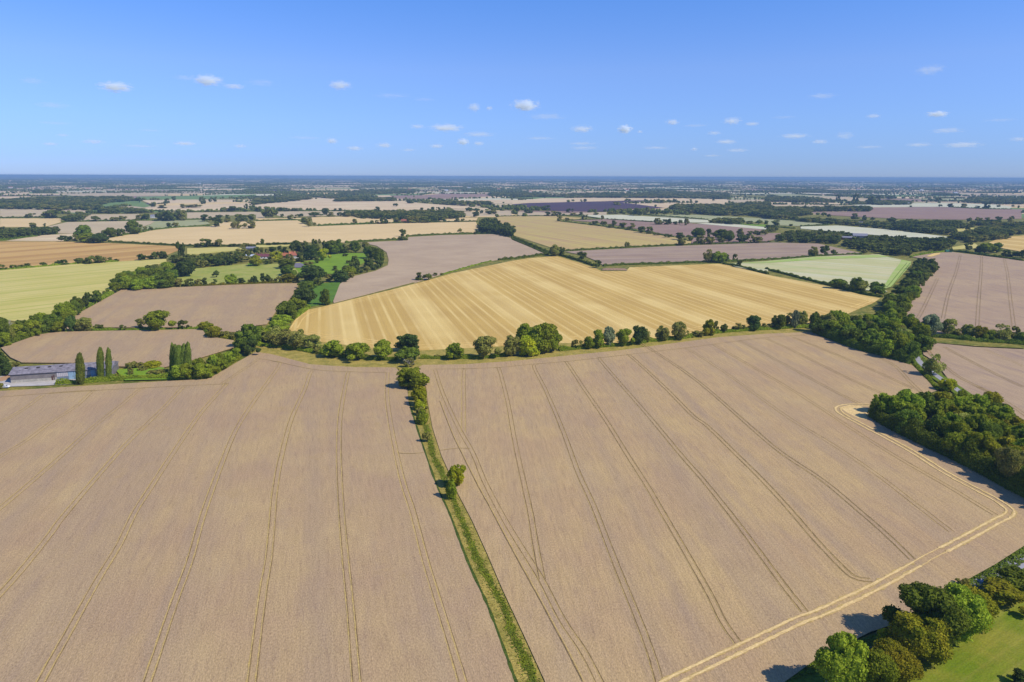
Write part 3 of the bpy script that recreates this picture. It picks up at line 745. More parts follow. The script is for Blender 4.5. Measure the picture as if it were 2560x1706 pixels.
def trunk_mesh(seed, dead=False):
    rnd = random.Random(seed); m = MB()
    m.tube([(0, 0, -.03), (.01, .005, .12), (0, .01, .3), (.01, 0, .62)], [.042, .032, .026, .012], 7)
    nb = 16 if dead else 9
    for k in range(nb):
        a = k * 2.4 + rnd.uniform(-.3, .3); z0 = rnd.uniform(.14, .5); L = rnd.uniform(.22, .4)
        tip = (math.cos(a) * L, math.sin(a) * L, min(.97, z0 + rnd.uniform(.15, .45)))
        mid = (tip[0] * .45, tip[1] * .45, z0 + (tip[2] - z0) * .6)
        m.tube([(0, 0, z0), mid, tip], [.016, .010, .003], 5)
        if dead:
            for q in range(4):
                b = a + rnd.uniform(-.9, .9); l2 = rnd.uniform(.08, .18); s = rnd.uniform(.4, .9)
                p0 = [mid[i] * (1 - s) + tip[i] * s for i in range(3)]
                m.tube([p0, (p0[0] + math.cos(b) * l2, p0[1] + math.sin(b) * l2, min(1, p0[2] + rnd.uniform(.02, .16)))], [.006, .002], 4)
    return m.mesh('trunk', M_DEAD if dead else M_BARK)
TRUNKS = [trunk_mesh(s) for s in (1, 2, 3)]
DEADT = [trunk_mesh(s, True) for s in (4, 5)]

SHAPE = {'o': ('round', 'spread'), 'g': ('round', 'spread'), 'a': ('airy', 'round'), 'l': ('round', 'bush'), 's': ('round',), 'c': ('round',), 'u': ('round',), 'y': ('round', 'spread')}
KDESC = {'o': 'dark green tree', 'g': 'mid-green tree', 'a': 'pale olive tree', 'l': 'bright yellow-green tree', 's': 'silvery grey-green tree',
         'c': 'blackish green dense tree', 'u': 'dark purple-leaved tree', 'y': 'olive gold tree', 'p': 'tall narrow columnar tree', 'k': 'dark conical conifer', 'b': 'low green bush', 'B': 'low yellow-green bush', 'd': 'bare bleached dead tree', 'P': 'tall dark columnar conifer'}
KNAME = {'p': 'poplar_tree', 'k': 'conifer_tree', 'P': 'conifer_tree', 'b': 'bush', 'B': 'bush', 'd': 'dead_tree'}
TREES = []   # dict(foot, w, h, k, place)
PLACES = {}
def add_tree(foot, wd, h, k, place):
    x, y, d = proj(foot)
    TREES.append(dict(foot=foot, w=wd, h=h, k=k, place=place, sx=x, sy=y, d=d, area=wd * h * (FPX / d) ** 2))
def bbox_tree(fr, x, yb, yt, wpx, k, place):
    a = FR[fr]; x0 = a[0] + x / a[2]; y1 = a[1] + yb / a[2]; y0 = a[1] + yt / a[2]; wd = wpx / a[2]
    fy = y1; ym = (y0 + y1) / 2
    for _ in range(6):
        g = at(x0, fy); d = proj(g)[2]; pm = FPX / d
        phi = math.atan2(CAM_H, math.hypot(g[0], g[1]))
        r = wd / 2 / pm; E = (y1 - y0) / pm / 2
        hz = math.sqrt(max(E * E - (r * math.sin(phi)) ** 2, (E * .35) ** 2)) / math.cos(phi)
        c = hz * 1.04
        fy = ym + c * math.cos(phi) * pm
    g = at(x0, fy)
    add_tree(g, 2 * r * 1.06, 2 * hz * 1.03, k, place)
def rowt(place, fr, s):
    for tok in s.split():
        x, yb, yt, wd, k = tok.split(',')
        bbox_tree(fr, float(x), float(yb), float(yt), float(wd), k, place)

rowt('in front of the blue and grey barn', 'B1', '740,1030,750,100,p 925,990,700,80,p 1000,985,705,70,p')
rowt('in the cluster east of the barn garden', 'B1', '1580,940,660,60,p 1640,950,680,100,p 1725,950,655,80,p 1610,945,675,80,p 1690,948,670,90,p 1650,985,850,170,g 1720,985,850,120,g')
rowt('on the hedged slope east of the barn', 'B1', '1840,905,795,110,g 1960,900,760,110,g 2030,870,750,90,g 2100,850,740,100,g 2170,800,700,110,g 1860,985,850,170,g 1950,950,850,130,g 2040,900,800,110,g')
rowt('in the garden right of the barn', 'B1', '1220,895,820,110,B 1285,890,835,80,B 1405,885,812,160,B 1205,950,870,60,b 1310,915,860,80,b 1400,945,900,90,b 1490,945,890,90,b')
rowt('at the left end of the barn', 'B1', '50,950,720,160,k -60,930,740,150,k 160,890,830,80,b 5,1075,1015,60,b')
rowt('in the belt along the yellow-green field corner', 'B1', '-60,690,440,150,o 30,670,430,150,o 90,650,500,120,a 100,560,420,80,d 150,620,480,160,g 220,600,440,150,o 300,600,440,160,g 340,570,400,120,o 400,560,385,130,g 470,560,400,160,o 540,560,450,120,g 40,690,560,120,g 180,620,540,120,g')
rowt('in the hedge climbing beside the yellow-green field', 'B1', '560,450,290,110,g 620,430,280,120,g 690,400,270,110,o 720,360,230,100,o 780,340,250,100,g 800,330,190,60,k 850,300,210,90,g 900,280,175,90,o 960,210,175,45,o 600,450,350,100,b 660,430,340,100,b')
rowt('between the two small wheat fields', 'B1', '670,555,410,100,c 780,550,425,150,a 905,530,480,60,g 940,530,490,50,g 1135,540,485,60,g 1290,520,435,90,a 1440,545,365,210,g 1690,530,440,80,o 1740,525,495,40,b 1880,540,455,120,y 1960,605,500,140,y 2060,612,550,100,b 2160,625,550,90,B')
rowt('at the field corner where four hedges meet', 'B1', '2225,735,600,160,o 2300,700,490,190,o 2290,770,620,140,c')
rowt('along the park hedge above the small wheat field', 'B1', '1060,190,95,100,g 1150,165,40,130,g 1280,160,60,140,g 1400,155,70,120,y 1525,150,0,150,o 1650,140,65,90,a 1740,140,70,80,g 1820,130,60,60,a 1890,125,60,60,g 1975,120,70,60,g 2130,118,25,100,g 2220,115,60,80,g 2330,115,45,60,o')
rowt('standing alone in the manor park', 'A1', '1690,1000,855,165,c 1990,1010,940,65,o')
rowt('rising over the wood west of the manor', 'A1', '1662,850,680,48,P 1695,850,700,48,P')
rowt('beside the manor house', 'M', '10,260,170,60,l 70,250,150,90,o 160,250,130,120,o 240,230,120,80,l 330,225,150,60,l 430,215,110,130,g 560,215,110,120,o 480,370,185,240,l 160,455,265,210,y 400,410,285,130,l 310,430,320,120,o 570,370,280,80,s 900,380,210,170,c 1080,340,110,230,c 1190,310,200,130,u 1300,360,160,180,l 1195,410,310,110,o 1070,470,380,190,l 770,385,260,60,l 680,330,240,70,o 640,230,120,110,g')
rowt('in the belt across the manor park', 'M', '650,500,330,260,o 700,620,450,280,o 720,745,580,240,y 600,745,600,150,y 830,740,640,100,g 1080,745,450,400,c 1010,850,720,260,o 1180,800,640,190,o 1390,725,600,190,y 1600,735,530,260,c')
rowt('in the screen north of the manor', 'M', '850,225,10,160,o 770,230,40,110,o 1000,230,10,120,o 1150,210,0,110,o 1160,240,80,200,g 1240,60,-10,60,d 1330,200,10,110,o 1430,240,20,200,o 1520,240,70,200,o 1600,230,0,180,o 1660,230,80,180,o 1750,225,90,160,a 1860,220,40,180,o 2030,220,50,150,y 930,240,60,130,g')
rowt('in the wood east of the manor lawn', 'M', '2110,320,110,180,o 2180,330,130,180,o 2260,380,160,180,o 2300,440,210,160,o 2270,490,330,150,g 1735,420,350,90,o 1860,470,290,160,o 1850,545,380,170,o 2060,480,320,200,o 2150,520,400,150,g 1700,570,430,190,o 1780,625,460,200,g 1930,580,480,160,g 2060,560,460,120,y 1760,665,550,160,y')
rowt('alone on the bright manor lawn', 'M', '1680,290,235,80,u 1510,535,450,110,o')
rowt('in the low hedge below the manor park', 'M', '120,765,630,130,g 260,745,590,110,g 350,745,600,100,g 400,740,660,80,l 480,745,670,90,b 30,760,690,90,b')
rowt('in the belt beside the green paddock', 'B2', '460,190,90,130,o 430,310,150,190,c 370,350,240,150,g 290,445,270,190,o 240,475,395,160,g 190,545,440,190,g')
rowt('standing in the narrow green paddock', 'B2', '640,305,165,90,o')
rowt('in the margin hedge left of the dead tree', 'B2', '60,640,500,200,g -40,640,500,160,o 160,660,510,180,a 250,690,540,200,a 380,715,540,170,a 520,720,580,140,a 575,748,700,90,b 745,780,630,190,g 930,805,650,210,g 1025,805,775,50,b 1180,805,630,170,g 1400,730,578,200,c 1410,830,690,220,o 870,790,680,120,o')
rowt('at the top of the grass strip', 'B2', '1410,880,785,130,d 1400,880,800,90,b')
rowt('standing over the grass strip between the wheat fields', 'B2', '1445,1075,890,270,g')
rowt('in the bushes down the grass strip', 'L3', '595,60,-130,130,B 590,100,0,120,l 610,240,90,110,b 655,420,310,90,b 560,0,-140,110,B 600,150,60,100,b')
rowt('standing alone halfway down the grass strip', 'L3', '935,850,640,165,l 895,970,780,110,b')
rowt('in the margin hedge right of the dead tree', 'B2', '1660,795,760,70,b 1845,800,655,140,g 2095,795,600,200,a')
rowt('in the margin hedge below the striped stubble', 'B3', '-10,770,590,150,a 110,660,480,160,g 150,765,580,200,l 300,735,480,230,g 220,740,500,230,g 380,725,540,130,g 595,708,620,85,b 690,705,595,95,g 790,695,540,120,g 890,685,515,120,s 1025,682,530,130,g 1160,667,500,120,c 1230,642,530,80,a 1380,632,500,110,a 1540,622,465,140,a 1700,602,540,130,b 1800,582,440,110,l 1865,555,440,50,d 1950,556,480,80,g 2070,546,475,90,a 2120,541,490,60,g 2220,537,405,120,c 2310,526,475,80,b')
rowt('in the margin hedge beside the big lane wood', 'B4', '100,522,400,130,o 170,505,380,90,a 240,517,360,65,s 310,492,365,90,a 400,480,410,60,a 30,522,470,90,b')
rowt('in the group between stubble and pale green field', 'B4', '650,152,65,140,o 730,165,110,60,g 810,182,55,110,o 850,185,80,110,a 990,207,100,145,o')
rowt('in the hedge east of the lane wood', 'B4', '1500,592,395,150,s 1650,585,440,150,a 1750,605,530,100,y 1830,602,485,110,a 1940,625,500,110,y 2040,642,540,100,g 2150,642,490,150,a 2260,625,505,70,s 2310,665,555,110,o 1700,605,560,90,b')
rowt('on the lane verge between the two woods', 'B4', '1490,955,760,150,a 1650,1095,985,150,l 1460,960,880,70,b')
rowt('beside the wood jutting into right wheat', 'L2', '545,520,335,170,g 1660,500,320,190,y')
rowt('beside the road in the bottom right corner', 'L1', '150,1720,1160,400,g 450,1740,1290,360,g 620,1530,1160,420,y 570,1200,1050,130,B 870,1350,930,450,y 1010,1200,660,520,o 1240,1180,690,440,g 1450,1075,700,400,y 1690,830,590,380,y 1830,690,450,330,o 1340,640,560,100,b 1920,1640,1480,200,c')
rowt('beside the north wheat field south edge', 'A2', '1500,1035,960,70,o 1580,1032,970,90,g 1650,995,960,40,g 1705,985,965,30,b')
rowt('on the gold stubble south hedge', 'A1', '20,940,885,80,g 120,932,890,70,g 185,927,890,60,g 255,920,880,70,o 400,907,865,60,o 550,892,850,60,g 595,892,842,70,g 740,882,825,110,o 850,882,808,100,o 905,877,803,100,g 950,875,815,60,l 1015,867,822,60,o 1070,865,835,45,o 1300,852,788,80,o 1380,842,800,60,g 1440,840,768,100,o 1500,837,770,90,g')
rowt('in the copse at the gold stubble corner', 'A1', '600,677,620,90,o 680,672,615,80,a 800,655,530,140,o 810,685,600,180,g 930,692,605,150,c 870,692,620,90,o')
rowt('on the hedge above the gold stubble', 'A1', '1020,637,550,110,o 1110,627,555,80,o 1225,607,490,130,o 1340,582,540,50,a 1390,577,540,40,o 1565,552,505,60,o 1610,550,505,60,a')
rowt('in the hedge north of the manor', 'A1', '1805,732,695,70,o 1895,727,655,100,o 2020,722,660,80,a 1960,722,690,60,g 2160,724,695,90,g 2270,737,690,90,a 2230,805,745,100,l')
rowt('on the cream field island hedge', 'A1', '1990,542,460,110,c 2165,562,485,100,a 2285,557,485,110,a 305,552,500,60,a 410,542,510,25,o')
rowt('in the cream field hedge near the cedar', 'A2', '1345,632,568,70,c 1340,667,625,80,o 1875,600,555,45,l 2025,614,570,50,o 905,520,472,50,a 455,512,455,100,g 490,542,470,50,a 540,537,500,30,a 55,707,655,45,o 110,712,690,60,g 190,710,683,60,g 280,707,683,90,g')
rowt('at the corner of tan and brown fields', 'A3', '385,808,710,110,a 440,803,725,60,o 470,793,735,60,a 635,847,775,100,o 785,917,850,65,g 1055,742,678,50,y')
rowt('along the tan field far hedge', 'A3', '430,492,440,55,a 508,492,455,50,a 663,480,435,40,o 828,477,440,35,a 715,522,500,25,o 770,530,490,65,o 840,537,488,65,o 930,552,488,85,o 1020,562,508,80,o 1100,574,512,75,a 1190,597,532,80,o 1265,607,540,80,o 1335,622,595,70,g 1430,642,605,60,g')
rowt('in the group on the brown field south hedge', 'A3', '1800,868,755,80,a 1850,870,790,70,g 1900,870,772,120,g 1960,867,790,60,g 2050,857,790,40,a 2095,912,850,60,o')
rowt('in the scattered copse north of the brown field', 'A3', '1540,662,600,100,o 1620,672,620,80,o 1550,712,650,85,y 1725,637,555,125,o 1805,642,565,60,o 1870,642,575,80,o 1930,662,570,130,o 2000,672,580,110,o 2090,622,560,70,a 1725,702,620,100,a 1800,702,630,80,a 1840,702,640,60,a 1920,692,640,60,a 2120,687,605,110,o 2210,692,625,60,a 2265,692,625,80,a 2190,622,580,70,o 2250,622,575,60,o 2320,622,565,70,a 1340,522,465,85,a 1400,522,475,70,o 1440,522,470,50,o 1500,524,488,45,o 1545,524,475,40,o 1600,530,470,60,a')
rowt('by the bare tree in the brown field corner', 'A4', '525,807,720,90,o 600,802,750,60,g 410,817,730,100,d 880,792,745,50,a')
rowt('in the hedge north of the far right wheat', 'A4', '1840,762,690,70,o 1990,782,690,140,g 2100,777,690,120,o 1920,780,730,80,g 2190,812,755,90,g 2300,822,765,90,o 2345,832,740,60,o 1290,810,755,60,o 1260,800,770,60,g')
FARROW = [('A1', '275,457,418,70,o 480,462,395,160,o 530,412,362,90,a 880,492,440,80,o 980,492,468,30,o 1050,489,450,80,a 1125,484,440,65,a 1290,482,430,90,a 1350,482,425,80,o 1490,487,400,120,o 1570,487,400,120,o 1640,482,405,100,o 1690,482,390,80,a 1275,322,270,60,o 1410,362,318,50,o 1490,372,340,80,a 1535,330,285,40,o 1600,302,265,40,o 1860,332,270,60,o 1935,314,285,35,o 1980,314,275,45,o 1680,372,335,60,a 1770,367,335,120,a 830,427,388,70,o 2260,377,330,40,o 2320,352,310,45,o 2140,402,355,100,o 2080,402,370,60,a 1905,492,428,100,o 2020,482,435,70,o 2090,472,430,50,o 2200,497,430,90,o 2240,492,440,90,o 2320,482,430,80,o 2095,502,462,55,a 720,492,430,120,g'),
 ('A2', '30,402,365,60,o 120,462,375,120,o 220,402,365,50,o 285,402,368,65,o 340,400,372,40,o 380,400,370,50,o 640,432,365,80,o 730,400,375,35,o 775,400,372,45,o 1120,397,352,50,o 245,462,425,35,o 330,472,430,70,a 410,452,420,50,o 540,452,405,130,o 690,447,405,75,a 765,442,405,50,o 1065,517,480,35,o 1110,514,480,40,a 1175,514,455,80,o 1300,507,460,60,a 1440,507,445,90,a 1560,505,450,120,o 1640,500,455,60,o 1730,497,468,35,o 1850,497,458,60,o 1905,494,468,40,a 1525,402,368,40,o 1625,397,355,40,o 1675,392,362,35,o 1730,392,362,40,o 1775,394,360,60,o 1960,402,362,80,o 2025,452,395,70,o 2075,420,388,40,o 2140,427,390,70,o 2190,427,390,60,a 1285,357,325,50,o 1412,327,298,85,o'),
 ('A3', '230,392,355,60,o 315,397,350,80,o 530,410,375,55,o 710,412,395,40,o 775,434,408,45,o 325,442,405,60,o 380,442,400,60,a 430,442,400,60,o 560,440,410,60,a 635,437,405,50,o 45,407,360,60,o 150,417,380,90,o 930,422,395,100,a 1010,417,375,70,a 1085,432,385,80,o 1165,442,375,100,o 1240,422,365,80,a 1300,422,390,60,o 1400,430,390,80,o 1500,432,400,80,o 1600,434,405,70,o 560,312,290,30,o 635,312,290,25,o 673,312,283,35,o 1490,320,283,35,o 1375,327,293,60,a 1455,327,295,40,o 1640,317,290,25,o 1695,322,298,35,o 1140,337,308,35,o 960,342,312,80,a 1850,307,285,25,o 2180,522,490,60,o 2270,522,475,70,o 2330,522,485,45,o 5,625,555,40,o'),
 ('A4', '1830,587,540,55,o 1850,497,458,50,o 1930,497,452,50,a 2015,497,455,60,o 2110,492,450,65,o 2250,472,445,40,o 2220,507,455,60,a 795,470,418,70,c 885,482,438,45,o 960,492,452,45,c 1140,502,455,80,c 510,447,408,50,o 555,452,425,40,c 335,434,405,50,o 1580,360,335,35,o 1670,364,330,50,o 1800,364,325,55,a 2010,372,320,60,o 1925,372,350,40,o 2120,362,340,35,o 1565,327,275,60,o 1720,302,280,30,o 80,530,485,90,o 210,535,515,40,o 640,310,245,50,o 800,320,240,60,o 950,340,255,80,o 1020,300,255,60,o 1120,290,260,80,o')]
for fr, s in FARROW: rowt('in the distant hedges', fr, s)

def inside(p, poly):
    c = False; n = len(poly)
    for i in range(n):
        a, b = poly[i], poly[i - 1]
        if (a[1] > p[1]) != (b[1] > p[1]) and p[0] < (b[0] - a[0]) * (p[1] - a[1]) / (b[1] - a[1]) + a[0]: c = not c
    return c
LANE_W = np.array([p[:2] for p in smooth(gpts(LANE), sub=8)])
def wood(place, s, sp, hr, kinds, seed, avoid=False, grow=1.35):
    rng = np.random.default_rng(seed)
    poly = [p[:2] for p in gpts(s)]; P = np.array(poly); lo, hi = P.min(0), P.max(0)
    got = []
    tries = int(min(12000, (hi - lo).prod() / (sp * sp) * 9))
    for _ in range(tries):
        p = lo + (hi - lo) * rng.random(2)
        if not inside(p, poly): continue
        if got and (np.hypot(*(np.array(got) - p).T) < sp).any(): continue
        if avoid and (np.hypot(*(LANE_W - p).T) < 4.5).any(): continue
        got.append(p)
    for p in got:
        k = rng.choice(list(kinds)); h = rng.uniform(*hr)
        add_tree(np.array([p[0], p[1], 0]), sp * grow * rng.uniform(.85, 1.25), h, str(k), place)
wood('in the big wood beside the lane', 'B4 400,545 470,530 600,520 750,520 870,530 1000,500 1110,480 1230,520 1330,570 1390,650 1425,770 1370,845 1250,825 1000,765 800,700 600,625 450,570', 8.5, (11, 15.5), 'ooogggoga', 1, True)
wood('in the lane belt beside the pale green field', 'B4 1210,200 1300,80 1330,30 1380,-50 1510,-50 1520,10 1440,80 1380,150 1330,250 1290,350 1250,440 1120,440 1050,330 1080,300 1150,270', 8.5, (9, 13), 'oogg', 2, True)
wood('in the wood that juts into the right wheat', 'L2 600,570 760,545 900,560 1120,520 1300,500 1500,540 1750,610 1900,740 2100,850 2600,1080 2600,1560 2200,1450 1960,1310 1700,1170 1400,1010 1000,820 700,680', 8.0, (10, 15), 'ogogggyga', 3)
wood('in the wood west of the manor', 'A1 1060,1130 1130,1080 1290,1020 1380,970 1540,960 1600,1000 1560,1060 1580,1110 1400,1120 1200,1130', 12, (10, 14), 'oogg', 4)
wood('in the manor north-west wood', 'A1 1560,865 1720,905 1760,925 2100,900 2200,880 2250,850 2150,835 1900,845 1720,860', 11, (9, 12), 'oga', 5)
wood('in the long wood beside the brown field', 'A4 80,682 300,692 560,702 640,702 650,665 760,640 500,625 200,620', 12, (10, 14), 'oogga', 6)
wood('in the wood north of the pale green field', 'A4 680,720 870,762 1050,792 1200,812 1260,792 1400,772 1640,762 1680,710 1560,700 1240,690 1000,670 900,690', 12, (10, 15), 'ooog', 7)
wood('in the poplar wood at the cream field end', 'A2 2060,602 2220,612 2353,640 A3 0,640 0,600 A2 2353,590 2230,550 2200,520 2080,525', 12, (13, 18), 'oog', 8)
wood('in the wood around the far houses', 'A4 250,492 560,522 800,532 1000,557 1160,572 1180,535 1000,520 700,500 500,490', 15, (8, 12), 'ooga', 9)
wood('in the wood above the bleached field', 'A4 1160,577 1400,602 1680,622 1680,575 1850,550 1650,520 1300,520 1200,530', 15, (11, 15), 'ooog', 10)
wood('in the wood at the right edge', 'A4 1700,650 1850,692 1900,682 2150,662 2160,630 2353,605 2353,565 2000,565 1900,605', 15, (10, 13), 'ooga', 11)
wood('in the wood at the left edge', 'A1 -200,690 0,667 340,627 530,610 530,595 440,590 0,605 -200,620', 14, (11, 14), 'oogo', 12)
wood('in the wood left of the far houses', 'A1 590,492 740,482 790,460 790,440 650,455', 16, (9, 12), 'ooa', 13)
wood('in the band of wood beyond the cream field', 'A2 800,448 1000,468 1240,474 1420,484 1660,490 1900,458 1890,430 1600,420 1200,425 850,432', 16, (11, 14), 'ooga', 14)
FW = [('A1 0,380 900,394 930,375 900,345 1000,325 1240,305 1190,283 700,278 350,293 170,305 0,312', 22, 13),
      ('A1 920,422 1310,422 1320,405 1150,388 950,390', 18, 12),
      ('A2 730,312 1260,307 1270,293 1000,283 800,288', 24, 13), ('A2 1710,340 1890,350 2060,350 2150,347 2140,328 1900,328 1720,318', 24, 13),
      ('A3 1460,378 1620,422 1900,442 2100,442 2230,435 2200,370 1980,360 1520,360', 20, 14), ('A3 2000,355 2000,400 2353,470 2353,335', 20, 15),
      ('A3 430,272 800,277 1600,282 1980,292 1980,273 1250,258 700,243 450,258', 28, 13), ('A3 1820,507 1990,522 2120,522 2110,492 1900,488', 15, 11),
      ('A4 1790,320 2050,337 2353,337 2353,303 1900,293', 24, 16), ('A4 0,312 300,322 560,322 600,312 250,293 0,273', 24, 13),
      ('A4 0,472 220,482 240,455 330,442 400,408 640,403 750,403 930,403 930,383 760,380 640,380 300,385 0,385', 20, 14),
      ('A4 1500,255 1740,258 1750,248 1560,240', 24, 11), ('A4 700,330 1050,345 1300,340 1300,322 1100,310', 24, 10),
      ('A1 300,232 510,234 480,215 330,215', 26, 12), ('A2 0,340 330,310 480,290 450,270 0,280', 30, 11), ('A2 480,270 720,262 780,240 1000,215 1440,210 1440,235 1050,245 800,258 730,285', 30, 12),
      ('A2 2160,262 2353,262 2353,235 2160,235', 28, 11), ('A3 0,272 400,270 250,240 0,235', 28, 12), ('A3 1150,258 1980,270 1980,235 1300,225', 30, 12), ('A4 200,225 700,238 700,222 400,205 200,205', 34, 11),
      ('A4 1880,530 2353,560 2353,532 1900,515', 16, 11), ('A4 0,600 60,590 60,565 0,572', 12, 10)]
for i, (s, sp, h) in enumerate(FW): wood('in the distant hedges', s, sp, (h * .8, h * 1.15), 'ooga', 30 + i)

# ---- which trees become individuals: the 296 that show largest
def vis(t): return -250 < t['sx'] < 2810 and t['sy'] - t['h'] * FPX / t['d'] < 1860
TREES = [t for t in TREES if vis(t)]
onscreen = lambda t: -t['w'] * .5 * FPX / t['d'] < t['sx'] < 2560 + t['w'] * .5 * FPX / t['d'] and t['sy'] - t['h'] * FPX / t['d'] * .8 < 1706
named = sorted([t for t in TREES if t['place'] != 'in the distant hedges' and onscreen(t)], key=lambda t: -t['area'])
IND = named[:296]
ids = set(id(t) for t in IND)
REST = [t for t in TREES if id(t) not in ids]
def ordinal(n):
    w_ = ['first', 'second', 'third', 'fourth', 'fifth', 'sixth', 'seventh', 'eighth', 'ninth', 'tenth', 'eleventh', 'twelfth']
    if n <= 12: return w_[n - 1]
    return '%d%s' % (n, 'th' if 10 <= n % 100 <= 20 else {1: 'st', 2: 'nd', 3: 'rd'}.get(n % 10, 'th'))
rnd = random.Random(5)
byp = {}
for t in IND: byp.setdefault(t['place'], []).append(t)
for place, L in byp.items():
    L.sort(key=lambda t: t['sx'])
    for i, t in enumerate(L):
        k = t['k']; nm = KNAME.get(k, 'tree')
        lab = KDESC[k] + ' ' + place
        if len((lab + ', first from left').split()) > 16: lab = lab.replace(' tree ', ' ', 1) if False else (KDESC[k].replace('bare bleached ', '').replace('tall narrow ', '').replace('tall dark ', '').replace('low ', '') + ' ' + place)
        if len(L) > 1: lab += ', ' + (ordinal(i + 1) + ' from left')
        if len(lab.replace('-', ' ').split()) > 15: pass
        if len(lab.replace('-', ' ').split()) > 16: lab = lab.replace('tall narrow ', '').replace('bare bleached ', '').replace('bright ', '').replace('pale olive', 'olive').replace('low ', '')
        lod = 'near' if t['h'] * FPX / t['d'] > 75 else 'mid'
        if k == 'p' or k == 'P': shp, col = 'column', 'm' if k == 'p' else 'c'
        elif k == 'k': shp, col = 'cone', 'c'
        elif k == 'b': shp, col = 'bush', 'g'
        elif k == 'B': shp, col = 'bush', 'l'
        elif k == 'd': shp, col = None, None
        else: shp, col = rnd.choice(SHAPE[k]), k
        r = bpy.data.objects.new(nm, None); COL.objects.link(r); r.empty_display_size = 1
        r.location = (t['foot'][0], t['foot'][1], -.05)
        r.rotation_euler = (0, 0, rnd.uniform(0, 6.28))
        if k == 'p': r.rotation_euler = (0, .12, 0)
        tag(r, lab, nm.replace('_', ' '), ('trees ' if nm != 'bush' else 'bushes ') + place if len(L) > 1 else None)
        sc = (t['w'], t['w'], t['h'])
        if shp:
            v = rnd.choice('01234')
            c = link('crown', crown(shp + v, col, lod), r); c.scale = sc
        tk = link('trunk', rnd.choice(TRUNKS) if shp else rnd.choice(DEADT), r)
        tk.scale = sc if shp not in ('column',) else (t['h'] * .45, t['h'] * .45, t['h'])
print('individual trees', len(IND), 'rest', len(REST))
# the rest of the mid-distance trees: one object
def blob_cards(rng, kind='round'): return crown_mesh(kind, int(rng.integers(1e6)), 300, .14, 12)
rng = np.random.default_rng(3)
protos = []
for q in range(8):
    V, Q = crown_mesh(['round', 'spread', 'bush', 'airy'][q % 4], 900 + q, 330, .13, 12)
    protos.append((V, Q))
for nm, sel in (('mid_distance_woodland', lambda t: t['k'] in 'ocgukPp'), ('mid_distance_olive_trees', lambda t: t['k'] not in 'ocgukPp')):
    parts = []
    for t in REST:
        if not sel(t): continue
        V, Q = protos[rng.integers(8)]; a = rng.uniform(0, 6.28); ca, sa = math.cos(a), math.sin(a)
        W_ = V * np.array([t['w'], t['w'], t['h']]); X = np.stack([W_[:, 0] * ca - W_[:, 1] * sa, W_[:, 0] * sa + W_[:, 1] * ca, W_[:, 2]], 1)
        parts.append((X + np.array([t['foot'][0], t['foot'][1], 0]), Q))
    V, Q = join_arr(parts)
    F = [tuple(dict.fromkeys(q)) for q in Q.tolist()]
    me = bpy.data.meshes.new(nm); me.from_pydata(V.tolist(), [], F)
    me.materials.append(LEAF['f'] if 'olive' not in nm else LEAF['a']); me.update()
    tag(link(nm, me), 'smaller dark trees and woods beyond the named ones' if 'olive' not in nm else 'smaller pale olive trees scattered in the far hedges', 'woodland', kind='stuff')
# far random trees: low lumpy blobs
def far_blobs(T):
    rng = np.random.default_rng(12)
    sv, sf = usphere(6, 4); sf = np.array(sf); n = len(T)
    base = np.repeat(sv[None], n, 0) * rng.uniform(.7, 1.15, (n, len(sv), 1))
    base[:, :, 2] = base[:, :, 2] * .5 + .45
    X = base * T[:, None, [2, 2, 3]] * np.array([.55, .55, 1.0])
    X[:, :, 0] += T[:, None, 0]; X[:, :, 1] += T[:, None, 1]; X[:, :, 2] += hgt(T[:, 0], T[:, 1])[:, None]
    Q = (sf[None] + (np.arange(n) * len(sv))[:, None, None]).reshape(-1, 4)
    tri = Q[:, 2] == Q[:, 3]
    Q2 = [tuple(q[:3]) if t_ else tuple(q) for q, t_ in zip(Q.tolist(), tri.tolist())]
    me = bpy.data.meshes.new('far_woodland'); me.from_pydata(X.reshape(-1, 3).tolist(), [], Q2); me.materials.append(LEAF['f']); me.update()
    tag(link('far_woodland', me), 'far hedgerow trees and woods fading blue towards the horizon', 'woodland', kind='stuff')
print('far trees', len(FT))
far_blobs(FT)

